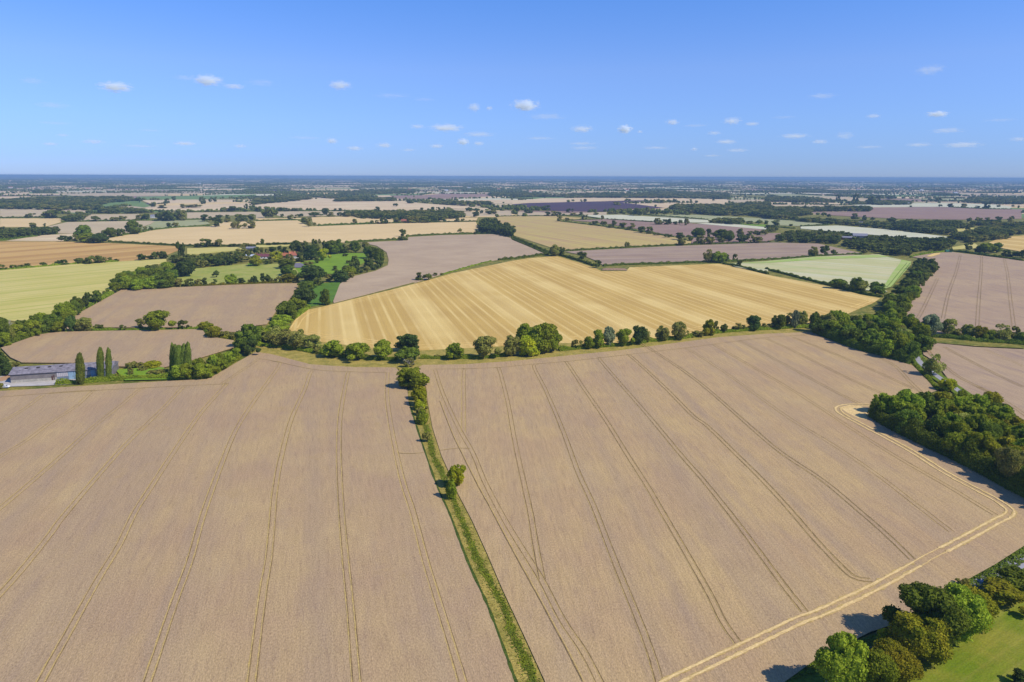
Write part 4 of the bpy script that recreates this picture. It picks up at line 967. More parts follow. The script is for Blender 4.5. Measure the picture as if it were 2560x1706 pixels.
# ------------------------------------------------------------------ hedges
def hedge(s, wd, h, label, col='h', csize=.5, zbase=0.0, seed=0, dens=1.5, lump=.35):
    rng = np.random.default_rng(abs(hash(label)) % 100000 if False else sum(map(ord, label)))
    P = np.array([p[:2] for p in smooth(gpts(s), sub=6)])
    seg = np.linalg.norm(np.diff(P, axis=0), axis=1); cum = np.r_[0, np.cumsum(seg)]; L = cum[-1]
    n = int(L * (wd + 2 * h) / csize ** 2 * dens)
    u = rng.uniform(0, L, n); X = np.interp(u, cum, P[:, 0]); Y = np.interp(u, cum, P[:, 1])
    du = 2.0; X2 = np.interp(np.minimum(u + du, L), cum, P[:, 0]); Y2 = np.interp(np.minimum(u + du, L), cum, P[:, 1])
    X1 = np.interp(np.maximum(u - du, 0), cum, P[:, 0]); Y1 = np.interp(np.maximum(u - du, 0), cum, P[:, 1])
    tx, ty = X2 - X1, Y2 - Y1; tl = np.maximum(np.hypot(tx, ty), 1e-6); nx_, ny_ = -ty / tl, tx / tl
    hh = h * (1 + lump * np.sin(u / 3.1 + 1) * np.sin(u / 7.3) + lump * .6 * np.sin(u / 1.7) * np.sin(u / 17 + 2))
    th = rng.uniform(0, math.pi, n)
    off = np.cos(th) * wd / 2; z = np.sin(th) ** .7 * hh * rng.uniform(.85, 1.1, n)
    C = np.stack([X + nx_ * off, Y + ny_ * off, z + zbase], 1)
    Nn = np.stack([nx_ * np.cos(th), ny_ * np.cos(th), np.sin(th)], 1)
    V, Q = cards(C, Nn, csize, rng)
    # solid inner body
    m = max(8, int(L / 4)); uu = np.linspace(0, L, m)
    Px = np.interp(uu, cum, P[:, 0]); Py = np.interp(uu, cum, P[:, 1]); d = np.gradient(np.stack([Px, Py], 1), axis=0); d /= np.linalg.norm(d, axis=1, keepdims=True)
    hc = h * (1 + lump * np.sin(uu / 3.1 + 1) * np.sin(uu / 7.3)) * .8
    rings = []
    for k, t_ in enumerate((0, .25, .5, .75, 1)):
        a = t_ * math.pi; o_ = math.cos(a) * wd * .42; zz = math.sin(a) * hc
        rings.append(np.stack([Px - d[:, 1] * o_, Py + d[:, 0] * o_, zz + zbase], 1))
    BV = np.concatenate(rings); i = np.arange(m - 1); BQ = np.concatenate([np.stack([k * m + i, k * m + i + 1, (k + 1) * m + i + 1, (k + 1) * m + i], 1) for k in range(4)])
    V, Q = join_arr([(V, Q), (BV, BQ)])
    o = link('hedge', mesh_np('hedge', V, Q, [LEAF[col]]))
    tag(o, label, 'hedge')
    return o
H_ = [('B1 520,1035 700,1025 1000,1000 1300,985 1560,985 1760,980', 4, 2.6, 'green hedge below the poplars along the left wheat edge', 'g', .45),
 ('B1 1760,985 1900,975 2010,900 2200,790', 5, 2.4, 'green hedge bank climbing from the poplar cluster', 'g', .5),
 ('B1 540,460 700,370 900,270 1020,200', 6, 3, 'bushy hedge under trees beside the yellow-green field', 'g', .6),
 ('B1 600,560 860,545 1200,540 1500,540 1830,527 1900,560', 3, 1.8, 'low hedge between the two small left wheat fields', 'g', .5),
 ('B1 1900,590 2050,612 2180,630', 5, 2.6, 'lime green hedge joining the four-way field corner', 'y', .55),
 ('B1 0,690 200,620 400,575 600,550', 6, 3, 'dark hedge bottom along the upper left wheat corner', 'o', .6),
 ('B1 1120,166 1600,142 2353,118 B2 0,112 400,108', 4, 2.4, 'hedge between the manor park and small wheat field', 'y', .6),
 ('B2 480,330 330,440 250,490 100,640', 5, 2.6, 'undergrowth below the paddock tree belt', 'g', .6),
 ('B2 -20,670 300,700 500,735 620,748', 5, 2.4, 'scrub hedge at the left end of the dry margin', 'g', .5),
 ('B2 640,765 1000,800 1290,812', 3.6, 2.2, 'thin scrub under trees left of the dead tree', 'g', .45),
 ('B2 1510,795 1700,797 2100,793 B3 0,760', 3.2, 2.0, 'thin scrub line right of the dead tree', 'g', .45),
 ('B3 430,725 700,700 1000,678 1220,650', 4.5, 2.6, 'green scrub below the silver tree in the margin', 'g', .45),
 ('B3 1220,645 1480,622 1620,605', 4.5, 2.6, 'rounded green scrub between margin ash trees', 'g', .45),
 ('B3 1620,605 1900,560 2353,528 B4 400,505', 4.5, 2.2, 'green hedge at the right part of the dry margin', 'g', .45),
 ('B4 1390,590 1600,605 1900,640 2353,675 S 2700,880', 6, 3, 'dark hedge running right from the lane wood', 'o', .55),
 ('B4 -20,-22 300,60 560,125 850,200 1050,235', 3.4, 2.6, 'dark hedge between striped stubble and pale green field', 'o', .6),
 ('B4 1350,860 1440,950 1570,1100', 3, 1.4, 'grassy hedge bank on the field side of the lane', 'g', .5),
 ('A3 1940,885 2060,905 2353,978', 3.5, 2.6, 'dark hedge stub at the corner of the pale green field', 'o', .7),
 ('A3 0,640 170,710 330,780 420,800 600,850 760,905', 4, 3, 'long dark hedge falling past the lone oak', 'o', .8),
 ('A3 0,655 170,730 330,800', 4, 2.4, 'second parallel hedge beside the north wheat field', 'o', .8),
 ('A3 330,795 150,822 0,840 A2 2230,850', 4, 3, 'hedge along the top edge of the striped stubble', 'o', .8),
 ('A2 2160,858 1980,905 1700,985', 2.5, 1.2, 'thin grassy hedge descending below the north wheat field', 'g', .8),
 ('A3 500,765 1000,738 1500,713 2000,698 2353,688 A4 0,688', 4, 2.6, 'hedge between the tan field and brown field', 'o', .9),
 ('A3 840,905 1010,895 1500,880 1900,865 2353,848 A4 450,818 860,795', 4, 2.6, 'hedge along the brown field lower edge', 'o', .9),
 ('A3 420,492 900,550 1300,610 1480,640', 5, 3, 'hedge along the far edge of the tan field', 'o', 1.0),
 ('A3 870,475 1290,502', 4, 3, 'short dark hedge below the bleached strip', 'o', 1.0),
 ('A3 560,438 800,470 640,478 430,480', 4, 2, 'thin hedge at the tan field far corner', 'o', 1.0),
 ('A2 2210,450 A3 0,446 400,442 700,440', 5, 2.6, 'far hedge along the top of the tan field', 'o', 1.2),
 ('A2 820,690 1000,678 1330,660 1390,666', 5, 3, 'hedge between cream stubble and north wheat', 'o', .9),
 ('A2 1380,632 1600,620 1990,606 2220,612', 5, 3, 'hedge from the cedar to the poplar wood', 'o', .9),
 ('A2 570,535 800,525 1050,515', 6, 4, 'hedge on the left part of the cream field divide', 'o', 1.1),
 ('A2 1050,515 1650,502 2040,494', 5, 3, 'hedge on the right part of the cream field divide', 'o', 1.1),
 ('A2 0,488 380,484 480,480', 5, 3, 'hedge at the top left of the cream field', 'o', 1.2),
 ('A2 0,712 330,706', 5, 3.4, 'hedge north of the manor trees', 'o', .9),
 ('A1 1000,682 1300,698 1640,716 1780,722 2353,722', 5, 2.8, 'straight hedge between gold and cream stubble', 'o', .9),
 ('A1 0,945 300,920 500,903 600,893 1090,866', 4, 2.6, 'hedge between gold stubble and yellow-green field', 'g', .8),
 ('A1 1000,640 1280,600 1400,575 1650,550 1930,535', 5, 3, 'hedge curving above the big cream field', 'o', 1.1),
 ('A1 560,497 1000,488 1450,486 1720,476 1870,476', 6, 3, 'far hedge through the distant farmhouse trees', 'o', 1.3),
 ('A1 0,462 350,458 580,466', 6, 3.4, 'far left dark hedge line', 'o', 1.4),
 ('A1 1320,395 1700,405 2353,400 A2 400,400 1140,398', 6, 4, 'distant hedge line across the pale stubbles', 'o', 1.6),
 ('A1 -100,680 340,632', 4, 3, 'hedge foot below the left edge wood', 'o', 1.2),
 ('A4 1310,825 1450,790 1640,770', 3.5, 2, 'clipped hedge left of the green harvester', 'g', .9),
 ('A4 1660,765 1880,790 2353,862', 4, 3, 'dark hedge along the top of the right wheat', 'o', .9),
 ('A4 300,540 560,522 300,492 60,478', 5, 3, 'hedge around the grey-green field', 'o', 1.2),
 ('A4 250,560 60,545 0,545', 5, 2.6, 'hedge by the small bright meadow', 'o', 1.2),
 ('A3 1210,432 1500,455 1800,480', 6, 3, 'hedge along the bleached strip', 'o', 1.3),
 ('A4 320,326 600,345 900,338', 7, 4, 'distant hedge left of the far cottages', 'o', 1.8),
 ('A4 1680,366 2000,380 2240,384', 7, 4, 'distant hedge above the mauve field', 'o', 1.8),
 ('L2 480,560 700,690 1000,840 1400,1030 1700,1190 1960,1330 2400,1530', 7, 7.0, 'dark undergrowth along the wood edge in the right wheat', 'o', .45),
 ('B4 420,555 600,625 800,705 1150,800 1330,850', 6, 6.0, 'dark undergrowth along the lane wood edge', 'o', .5)]
for s, wd, h, lab, col, cs in H_:
    hedge(s, wd, h, lab, col, cs, seed=len(lab))

# grass tufts on the strip and verge: uncountable blades
def tufts(name, polys, n, size, col, label):
    rng = np.random.default_rng(21); C = []
    for s in polys:
        poly = [p[:2] for p in gpts(s)]; P = np.array(poly); lo, hi = P.min(0), P.max(0); k = 0
        while k < n:
            p = lo + (hi - lo) * rng.random(2)
            if inside(p, poly): C.append((p[0], p[1], .42)); k += 1
    C = np.array(C); V, Q = cards(C, np.tile([0, 0, 1.], (len(C), 1)), size, rng, .45)
    m = mesh_np(name, V, Q, [col]); tag(link(name, m), label, 'grass', kind='stuff')
GREENC = smooth(gpts('L3 640,250 690,420 720,560 790,700 900,950 980,1150 L4 1040,150 1130,380 1260,620 1390,850 1470,1100 1580,1330 1680,1568 S 1440,1900'), sub=8)
GV = []
_r = np.random.default_rng(5); _g = np.array([q[:2] for q in GREENC])
for _ in range(5000):
    i_ = _r.uniform(0, len(_g) - 1.001); k_ = int(i_); p_ = _g[k_] * (1 - i_ + k_) + _g[k_ + 1] * (i_ - k_) + _r.normal(0, .75, 2); GV.append((p_[0], p_[1], .5))
V, Q = cards(np.array(GV), np.tile([0, 0, 1.], (len(GV), 1)), .34, _r, .5)
tag(link('green_grass_tufts', mesh_np('ggt', V, Q, [M_GRN])), 'lush green grass down the middle of the strip', 'grass', kind='stuff')
tufts('dry_grass_tufts', [STRIP], 5000, .3, M_DRY, 'dry yellow grass tufts on the strip between wheat fields')
tufts('margin_grass_tufts', ['L1 1931,240 1650,430 1450,540 1250,650 900,880 600,1080 0,1290 S 1960,1706 L1 200,1400 1100,1000 1650,600 1931,420'], 4000, .5, M_VERGE, 'green grass tufts on the road verge')

# ------------------------------------------------------------------ buildings
def house(loc, rot, L, D, eave, ridge, wall, roof, label, name='house', chim=1, win=2, hip=False):
    r = bpy.data.objects.new(name, None); COL.objects.link(r); r.location = (loc[0], loc[1], 0); r.rotation_euler = (0, 0, rot)
    tag(r, label, name.replace('_', ' '))
    b = MB(); b.box(-L / 2, L / 2, -D / 2, D / 2, -.2, eave)
    for sx_ in (-1, 1):
        x = sx_ * L / 2
        b.add([(x, -D / 2, eave), (x, D / 2, eave), (x, 0, ridge)], [(0, 1, 2)])
    b.build('wall', wall, r)
    f = MB(); o = .5; e = .25
    k = (ridge - eave) / (D / 2)
    f.add([(-L / 2 - o, -D / 2 - o, eave - o * k + e), (L / 2 + o, -D / 2 - o, eave - o * k + e), (L / 2 + o, 0, ridge + e), (-L / 2 - o, 0, ridge + e), (L / 2 + o, D / 2 + o, eave - o * k + e), (-L / 2 - o, D / 2 + o, eave - o * k + e),
           (-L / 2 - o, -D / 2 - o, eave - o * k), (L / 2 + o, -D / 2 - o, eave - o * k), (L / 2 + o, D / 2 + o, eave - o * k), (-L / 2 - o, D / 2 + o, eave - o * k)],
          [(0, 1, 2, 3), (3, 2, 4, 5), (6, 7, 1, 0), (5, 4, 8, 9), (7, 8, 4, 2, 1), (6, 0, 3, 5, 9)])
    rf = f.build('roof', roof, r)
    for c in range(chim):
        m = MB(); x = -L / 2 + L * (c + .5) / chim; m.box(x - .6, x + .6, -.45, .45, ridge - 1, ridge + 1.6); m.box(x - .7, x + .7, -.55, .55, ridge + 1.6, ridge + 1.85)
        m.build('chimney', M_BRICK, rf)
    for c in range(win):
        x = -L / 2 + L * (c + .5) / win; m = MB(); m.box(x - .7, x + .7, -D / 2 - .06, -D / 2 + .02, eave * .35, eave * .35 + 1.2); m.build('window', M_GLS, r)
    return r
M_BRICK = plain('brick', (.30, .13, .08), .9); M_GLS = plain('dark_glass', (.04, .05, .06), .2, .1, 1, spec=.5)
M_WW = plain('white_render', (.72, .70, .66), .8); M_RT = plain('red_tiles', (.36, .12, .07), .85, .3, 1.5); M_RM = plain('maroon_tiles', (.16, .05, .06), .85, .4, 1.2)
M_SL = plain('grey_slate', (.22, .22, .25), .7, .2, .6); M_OR = plain('orange_tiles', (.45, .16, .07), .85, .3, 1.5); M_MET = plain('pale_metal_roof', (.42, .46, .52), .5, .15, .4)
def hs(fr, x, y): return at(*px(fr, x, y))
house(hs('M', 275, 320), .12, 24, 8, 3.2, 6.5, M_WW, M_RM, 'long maroon-roofed white house between the lime green manor trees', chim=4, win=6)
house(hs('M', 635, 305), -.25, 9, 7, 3.2, 6.8, M_BRICK, M_OR, 'small orange-roofed brick house right of the bright willow', chim=1, win=2)
house(hs('M', 825, 315), .1, 11, 8, 4.6, 8.0, M_WW, M_RT, 'red-roofed manor house with chimneys beside the dark conifers', chim=2, win=3)
house(hs('M', 765, 275), .1, 8, 6, 3.4, 6.2, M_BRICK, M_OR, 'low orange-roofed wing left of the red manor house', chim=1, win=2)
house(hs('M', 60, 305), .2, 16, 9, 2.6, 4.4, M_WW, M_MET, 'pale metal-roofed shed at the left end of the manor', 'shed', 0, 3)
house(hs('M', 70, 172), .1, 16, 10, 3, 5, M_SL, M_SL, 'grey slate barn behind the manor trees', 'barn', 0, 2)
house(hs('G', 385, 275), -.35, 34, 14, 4.5, 6.6, M_RM, M_SL, 'dark red farm shed with grey roof beside the brown field wood', 'farm_shed', 0, 4)
house(hs('G', 615, 245), -.35, 26, 20, 5, 9, M_SL, M_SL, 'big grey-roofed barn behind the dark red shed', 'barn', 0, 2)
house(hs('V', 180, 300), -.2, 22, 9, 5.2, 8.4, M_WW, M_SL, 'white house with dark roof left in the far hamlet', chim=2, win=5)
house(hs('V', 275, 300), .5, 14, 8, 4.2, 7, M_WW, M_SL, 'smaller white house beside the dark-roofed one', chim=1, win=3)
house(hs('V', 690, 305), -.1, 26, 9, 5, 9, M_BRICK, M_RT, 'long red-tiled house in the far hamlet', chim=2, win=5)
house(hs('V', 810, 312), 1.2, 16, 9, 6, 9.5, M_WW, M_RT, 'white gabled house with red roof right in the hamlet', chim=1, win=3)
house(hs('V', 1795, 335), .2, 12, 6, 4, 6, M_WW, M_WW, 'tiny white shed at the edge of the far wood', 'shed', 0, 1)
house(hs('A1', 1415, 460), .1, 16, 8, 5.5, 9, M_WW, M_SL, 'white farmhouse in the distant trees on the left', chim=2, win=3)
house(hs('A1', 1610, 462), .05, 26, 9, 3.6, 7, M_BRICK, M_RT, 'red-roofed farm range right of the distant farmhouse', 'farm_building', 0, 4)
house(hs('A2', 1495, 448), 1.2, 14, 9, 6.5, 10.5, M_WW, M_SL, 'white house among trees beyond the cream stubble', chim=1, win=2)
house(hs('A2', 1375, 497), .0, 22, 8, 3.4, 6.6, M_BRICK, M_RT, 'low red-roofed house in the cream field trees', chim=2, win=3)
house(hs('A4', 665, 396), 0, 28, 10, 3.5, 7.5, M_BRICK, M_OR, 'orange-roofed barn at the mauve field wood corner', 'barn', 0, 3)
house(hs('A4', 1275, 338), 0, 22, 9, 5, 9, M_WW, M_SL, 'white cottage at the far right of the mauve field', 'cottage', 1, 2)
house(hs('A1', 1225, 188), 0, 60, 22, 7, 10, M_WW, M_MET, 'long white industrial shed far off on the left', 'industrial_shed', 0, 4)
house(hs('A3', 1660, 128), 0, 240, 60, 12, 16, M_WW, M_MET, 'wide white warehouse close to the horizon', 'warehouse', 0, 4)
house(hs('A2', 1155, 215), 0, 40, 16, 6, 9, M_WW, M_MET, 'white shed in front of the far woods, centre', 'industrial_shed', 0, 2)

# the barn by the left wheat
def barn():
    a = at(*px('H', 195, 548)); b = at(*px('H', 1945, 431))
    d = b - a; L = float(np.hypot(d[0], d[1])); rot = math.atan2(d[1], d[0])
    r = bpy.data.objects.new('barn', None); COL.objects.link(r); r.location = (a[0], a[1], 0); r.rotation_euler = (0, 0, rot)
    tag(r, 'long low barn, grey cladding left and blue doors right, weathered roof', 'barn')
    D = 15; E = 5.4; RG = 7.8; s = L / 1750.0; X = lambda hx: (hx - 195) * s
    clad, t, o = new_mat('grey_sheet_cladding')
    tc = N(t, 'ShaderNodeTexCoord'); wv = N(t, 'ShaderNodeTexWave'); wv.inputs['Scale'].default_value = 1.6; wv.inputs['Distortion'].default_value = .5
    t.links.new(tc.outputs['Object'], wv.inputs['Vector'])
    c = mixc(t, wv.outputs['Fac'], (.15, .13, .125), (.22, .195, .18)); c = mixc(t, 1.0, c, ramp(t, noise(t, tc.outputs['Object'], .35, 4), .3, .7, (.75,) * 3, (1.2,) * 3), 'MULTIPLY')
    bs = N(t, 'ShaderNodeBsdfPrincipled'); bs.inputs['Roughness'].default_value = .8; t.links.new(c, bs.inputs['Base Color']); t.links.new(bs.outputs[0], o.inputs['Surface'])
    blue = plain('blue_paint', (.17, .21, .25), .6, .15, .5); conc = plain('concrete_block', (.38, .35, .29), .9, .25, .6); panel = plain('polycarbonate_panel', (.50, .46, .46), .5, .15, 2)
    roofm = plain('weathered_roof_sheet', (.20, .182, .20), .9, .5, .5); dark = plain('dark_opening', (.03, .025, .02), .9); rust = plain('rusty_door', (.10, .05, .04), .8)
    m = MB(); m.box(0, X(980), 0, D, 1.9, E); m.add([(0, 0, E), (0, D, E), (0, D / 2, RG - .1)], [(0, 1, 2)]); m.build('wall', clad, r)
    m = MB(); m.box(-.04, X(980), -.06, D, -.2, 1.9); m.build('plinth', conc, r)
    m = MB(); m.box(X(980), X(1945), .3, D, -.2, E); m.add([(X(1945), .3, E), (X(1945), D, E), (X(1945), D / 2, RG - .1)], [(0, 1, 2)]); m.build('wall', clad, r)
    m = MB(); m.box(X(980), X(1945), 0, .298, -.2, E); w2 = m.build('wall', blue, r); w2['label'] = 'blue painted wall section'
    m = MB(); o_ = .6; k = (RG - E) / (D / 2); e = .15; zz = E - o_ * k
    m.add([(-o_, -o_, zz + e), (L + o_, -o_, zz + e), (L + o_, D / 2, RG + e), (-o_, D / 2, RG + e), (L + o_, D + o_, zz + e), (-o_, D + o_, zz + e), (-o_, -o_, zz), (L + o_, -o_, zz), (L + o_, D + o_, zz), (-o_, D + o_, zz)],
          [(0, 1, 2, 3), (3, 2, 4, 5), (6, 7, 1, 0), (5, 4, 8, 9), (7, 8, 4, 2, 1), (6, 0, 3, 5, 9)])
    rf = m.build('roof', roofm, r)
    for hx in (350, 550, 750, 945):
        x = X(hx) + 2.2; y0 = 4.6; m = MB(); z0 = E + y0 * k + e + .04; z1 = E + (y0 + 1.3) * k + e + .04
        m.add([(x - .9, y0, z0), (x + .9, y0, z0), (x + .9, y0 + 1.3, z1), (x - .9, y0 + 1.3, z1)], [(0, 1, 2, 3)]); m.build('roof_light', dark, rf)
    for x0, x1 in ((985, 1175), (1490, 1565)):
        m = MB(); m.box(X(x0), X(x1), -.12, .05, 2.2, 4.7); wn = m.build('window', panel, r)
        m = MB()
        for q in range(1, 6): xx = X(x0 + (x1 - x0) * q / 6); m.box(xx - .06, xx + .06, -.16, -.121, 2.2, 4.7)
        m.build('frame', M_SL, wn)
    for x0, x1 in ((1182, 1275), (1285, 1340), (1570, 1660)):
        m = MB(); m.box(X(x0), X(x1), -.15, .02, .1, 5.0); dr = m.build('door', plain('light_blue_door', (.27, .40, .50), .55, .1, .6), r)
        m = MB(); m.box(X(x1) - .5, X(x1) - .35, -.22, -.151, 1.6, 2.3); m.build('handle', dark, dr)
    m = MB(); m.box(X(885), X(915), -.14, .02, .0, 2.9); m.build('door', rust, r)
    m = MB(); m.box(X(925), X(940), -.14, .02, .6, 3.6); m.build('post', rust, r)
barn()

# parked car at the yard edge
def car():
    g = at(*px('H', 100, 628)); r = bpy.data.objects.new('parked_car', None); COL.objects.link(r); r.location = (g[0], g[1], .36); r.rotation_euler = (0, 0, .05)
    tag(r, 'small white car parked at the left edge of the farmyard', 'car')
    wp = plain('white_paint', (.8, .8, .8), .3, .03, 1, spec=.5); bk = plain('tyre_rubber', (.03, .03, .03), .8)
    prof = [(-2.1, .35), (-2.15, .8), (-1.9, 1.0), (-1.5, 1.45), (.3, 1.5), (1.0, 1.05), (1.95, .9), (2.1, .7), (2.1, .35)]
    m = MB(); n = len(prof); vs = [(x, -.85, z) for x, z in prof] + [(x, .85, z) for x, z in prof]
    m.add(vs, [tuple(range(n - 1, -1, -1)), tuple(range(n, 2 * n))] + [(i, (i + 1) % n, n + (i + 1) % n, n + i) for i in range(n)]); m.build('body', wp, r)
    m = MB()
    for s_ in (-1, 1): m.box(-1.4, .35, s_ * .855 - .01, s_ * .855 + .01, 1.02, 1.38)
    m.build('window', M_GLS, r)
    m = MB(); m.add([(.42, -.75, 1.44), (.42, .75, 1.44), (.98, .75, 1.1), (.98, -.75, 1.1)], [(0, 1, 2, 3)]); m.build('windscreen', M_GLS, r)
    for x in (-1.3, 1.35):
        for s_ in (-1, 1):
            m = MB(); m.cyl((x, s_ * .8, .32), 'y', .33, .22); wl = m.build('wheel', bk, r)
            m = MB(); m.cyl((x, s_ * .92, .32), 'y', .19, .03); m.build('rim', M_MET, wl)
car()
def harvester():
    g = at(*px('N', 615, 472)); r = bpy.data.objects.new('combine_harvester', None); COL.objects.link(r); r.location = (g[0], g[1], .5); r.rotation_euler = (0, 0, .1)
    tag(r, 'small green harvester working at the top of the right wheat field', 'harvester')
    gp = plain('green_paint', (.05, .22, .14), .4, .1); 
    m = MB(); m.box(-3.4, 2.0, -1.5, 1.5, 1.2, 3.4); m.box(-3.0, .6, -1.3, 1.3, 3.4, 3.9); m.build('body', gp, r)
    m = MB(); m.box(2.0, 3.3, -1.0, 1.0, 1.6, 3.7); c = m.build('cab', M_GLS, r)
    m = MB(); m.box(1.9, 3.5, -1.1, 1.1, 3.7, 3.9); m.build('cab_roof', gp, c)
    m = MB(); m.box(4.2, 5.2, -3.2, 3.2, .2, .9); m.cyl((5.1, 0, 1.1), 'y', .5, 6.0, 8); m.box(3.0, 4.3, -.6, .6, .7, 1.5); m.build('header', gp, r)
    bk = plain('black_rubber', (.03, .03, .03), .8)
    for x, rr in ((1.9, .95), (-2.6, .65)):
        for s_ in (-1, 1): m = MB(); m.cyl((x, s_ * 1.6, rr), 'y', rr, .6); m.build('wheel', bk, r)
harvester()
def heap():
    g = at(*px('A3', 940, 940)); rng = np.random.default_rng(8); n = 22; m = 60
    L = 33; W_ = 9; V = []; Q = []
    for i in range(m + 1):
        for j in range(n + 1):
            x = (i / m - .5) * L; y = (j / n - .5) * W_; e = max(0, 1 - (2 * x / L) ** 4) * max(0, 1 - (2 * y / W_) ** 2)
            V.append((x, y, 2.1 * e ** .6 * rng.uniform(.7, 1.2) + .35))
    for i in range(m):
        for j in range(n): a = i * (n + 1) + j; Q.append((a, a + 1, a + n + 2, a + n + 1)[::-1])
    o = link('muck_heap', mesh_np('muck_heap', V, Q, [M_HEAP]), loc=(g[0], g[1], 0)); o.rotation_euler = (0, 0, .0)
    tag(o, 'low brown muck heap in the notch at the top of the striped stubble', 'heap')
heap()

# ------------------------------------------------------------------ clouds
def cloud_mat():
    m, t, o = new_mat('cloud_vapour')
    tc = N(t, 'ShaderNodeTexCoord'); oi = N(t, 'ShaderNodeObjectInfo')
    ln = N(t, 'ShaderNodeVectorMath', operation='LENGTH'); t.links.new(tc.outputs['Object'], ln.inputs[0])
    ad = N(t, 'ShaderNodeVectorMath', operation='ADD'); cm = N(t, 'ShaderNodeCombineXYZ')
    ml = N(t, 'ShaderNodeMath', operation='MULTIPLY'); ml.inputs[1].default_value = 50; t.links.new(oi.outputs['Random'], ml.inputs[0])
    t.links.new(ml.outputs[0], cm.inputs[0]); t.links.new(ml.outputs[0], cm.inputs[2]); t.links.new(tc.outputs['Object'], ad.inputs[0]); t.links.new(cm.outputs[0], ad.inputs[1])
    nz = noise(t, ad.outputs[0], 3.0, 6, .68)
    a = N(t, 'ShaderNodeMath', operation='MULTIPLY_ADD'); t.links.new(nz, a.inputs[0]); a.inputs[1].default_value = 2.6; a.inputs[2].default_value = -.62
    b = N(t, 'ShaderNodeMath', operation='SUBTRACT'); t.links.new(a.outputs[0], b.inputs[0]); t.links.new(ln.outputs['Value'], b.inputs[1])
    c = N(t, 'ShaderNodeMath', operation='MULTIPLY', use_clamp=True); t.links.new(b.outputs[0], c.inputs[0]); c.inputs[1].default_value = 2.0
    d = N(t, 'ShaderNodeMath', operation='MULTIPLY'); t.links.new(c.outputs[0], d.inputs[0]); t.links.new(oi.outputs['Alpha'], d.inputs[1])
    e = N(t, 'ShaderNodeMath', operation='MULTIPLY'); t.links.new(d.outputs[0], e.inputs[0]); e.inputs[1].default_value = .02
    v = N(t, 'ShaderNodeVolumePrincipled'); v.inputs['Color'].default_value = (.86, .94, 1, 1); v.inputs['Anisotropy'].default_value = .0
    t.links.new(e.outputs[0], v.inputs['Density']); t.links.new(v.outputs[0], o.inputs['Volume'])
    return m
M_CLD = cloud_mat()
import bmesh
bm = bmesh.new(); bmesh.ops.create_icosphere(bm, subdivisions=3, radius=1.0); CM = bpy.data.meshes.new('cloud'); bm.to_mesh(CM); bm.free(); CM.materials.append(M_CLD)
WHITES = 'A1 100,192 385,118 810,203 1500,143 1830,153 A2 1410,212 1750,218 2230,207 1960,196 A3 270,148 170,230 1060,217 1180,132 A4 870,145 1720,245 1410,217 830,205 1300,172'
for q_ in pts(WHITES):
    g_ = at(*q_); dd = float(np.hypot(g_[0], g_[1])); L_ = 14 + dd * .0022
    hh_ = house(g_, .1, L_, L_ * .5, 6 + dd * .0006, 9 + dd * .0008, M_WW, M_MET if int(dd) % 2 else M_RT, 'tiny pale building among the trees near the horizon', 'far_building', 0, 1)
    hh_.location.z = float(hgt(g_[0], g_[1])) + 1.5; hh_['group'] = 'far pale buildings near the horizon'
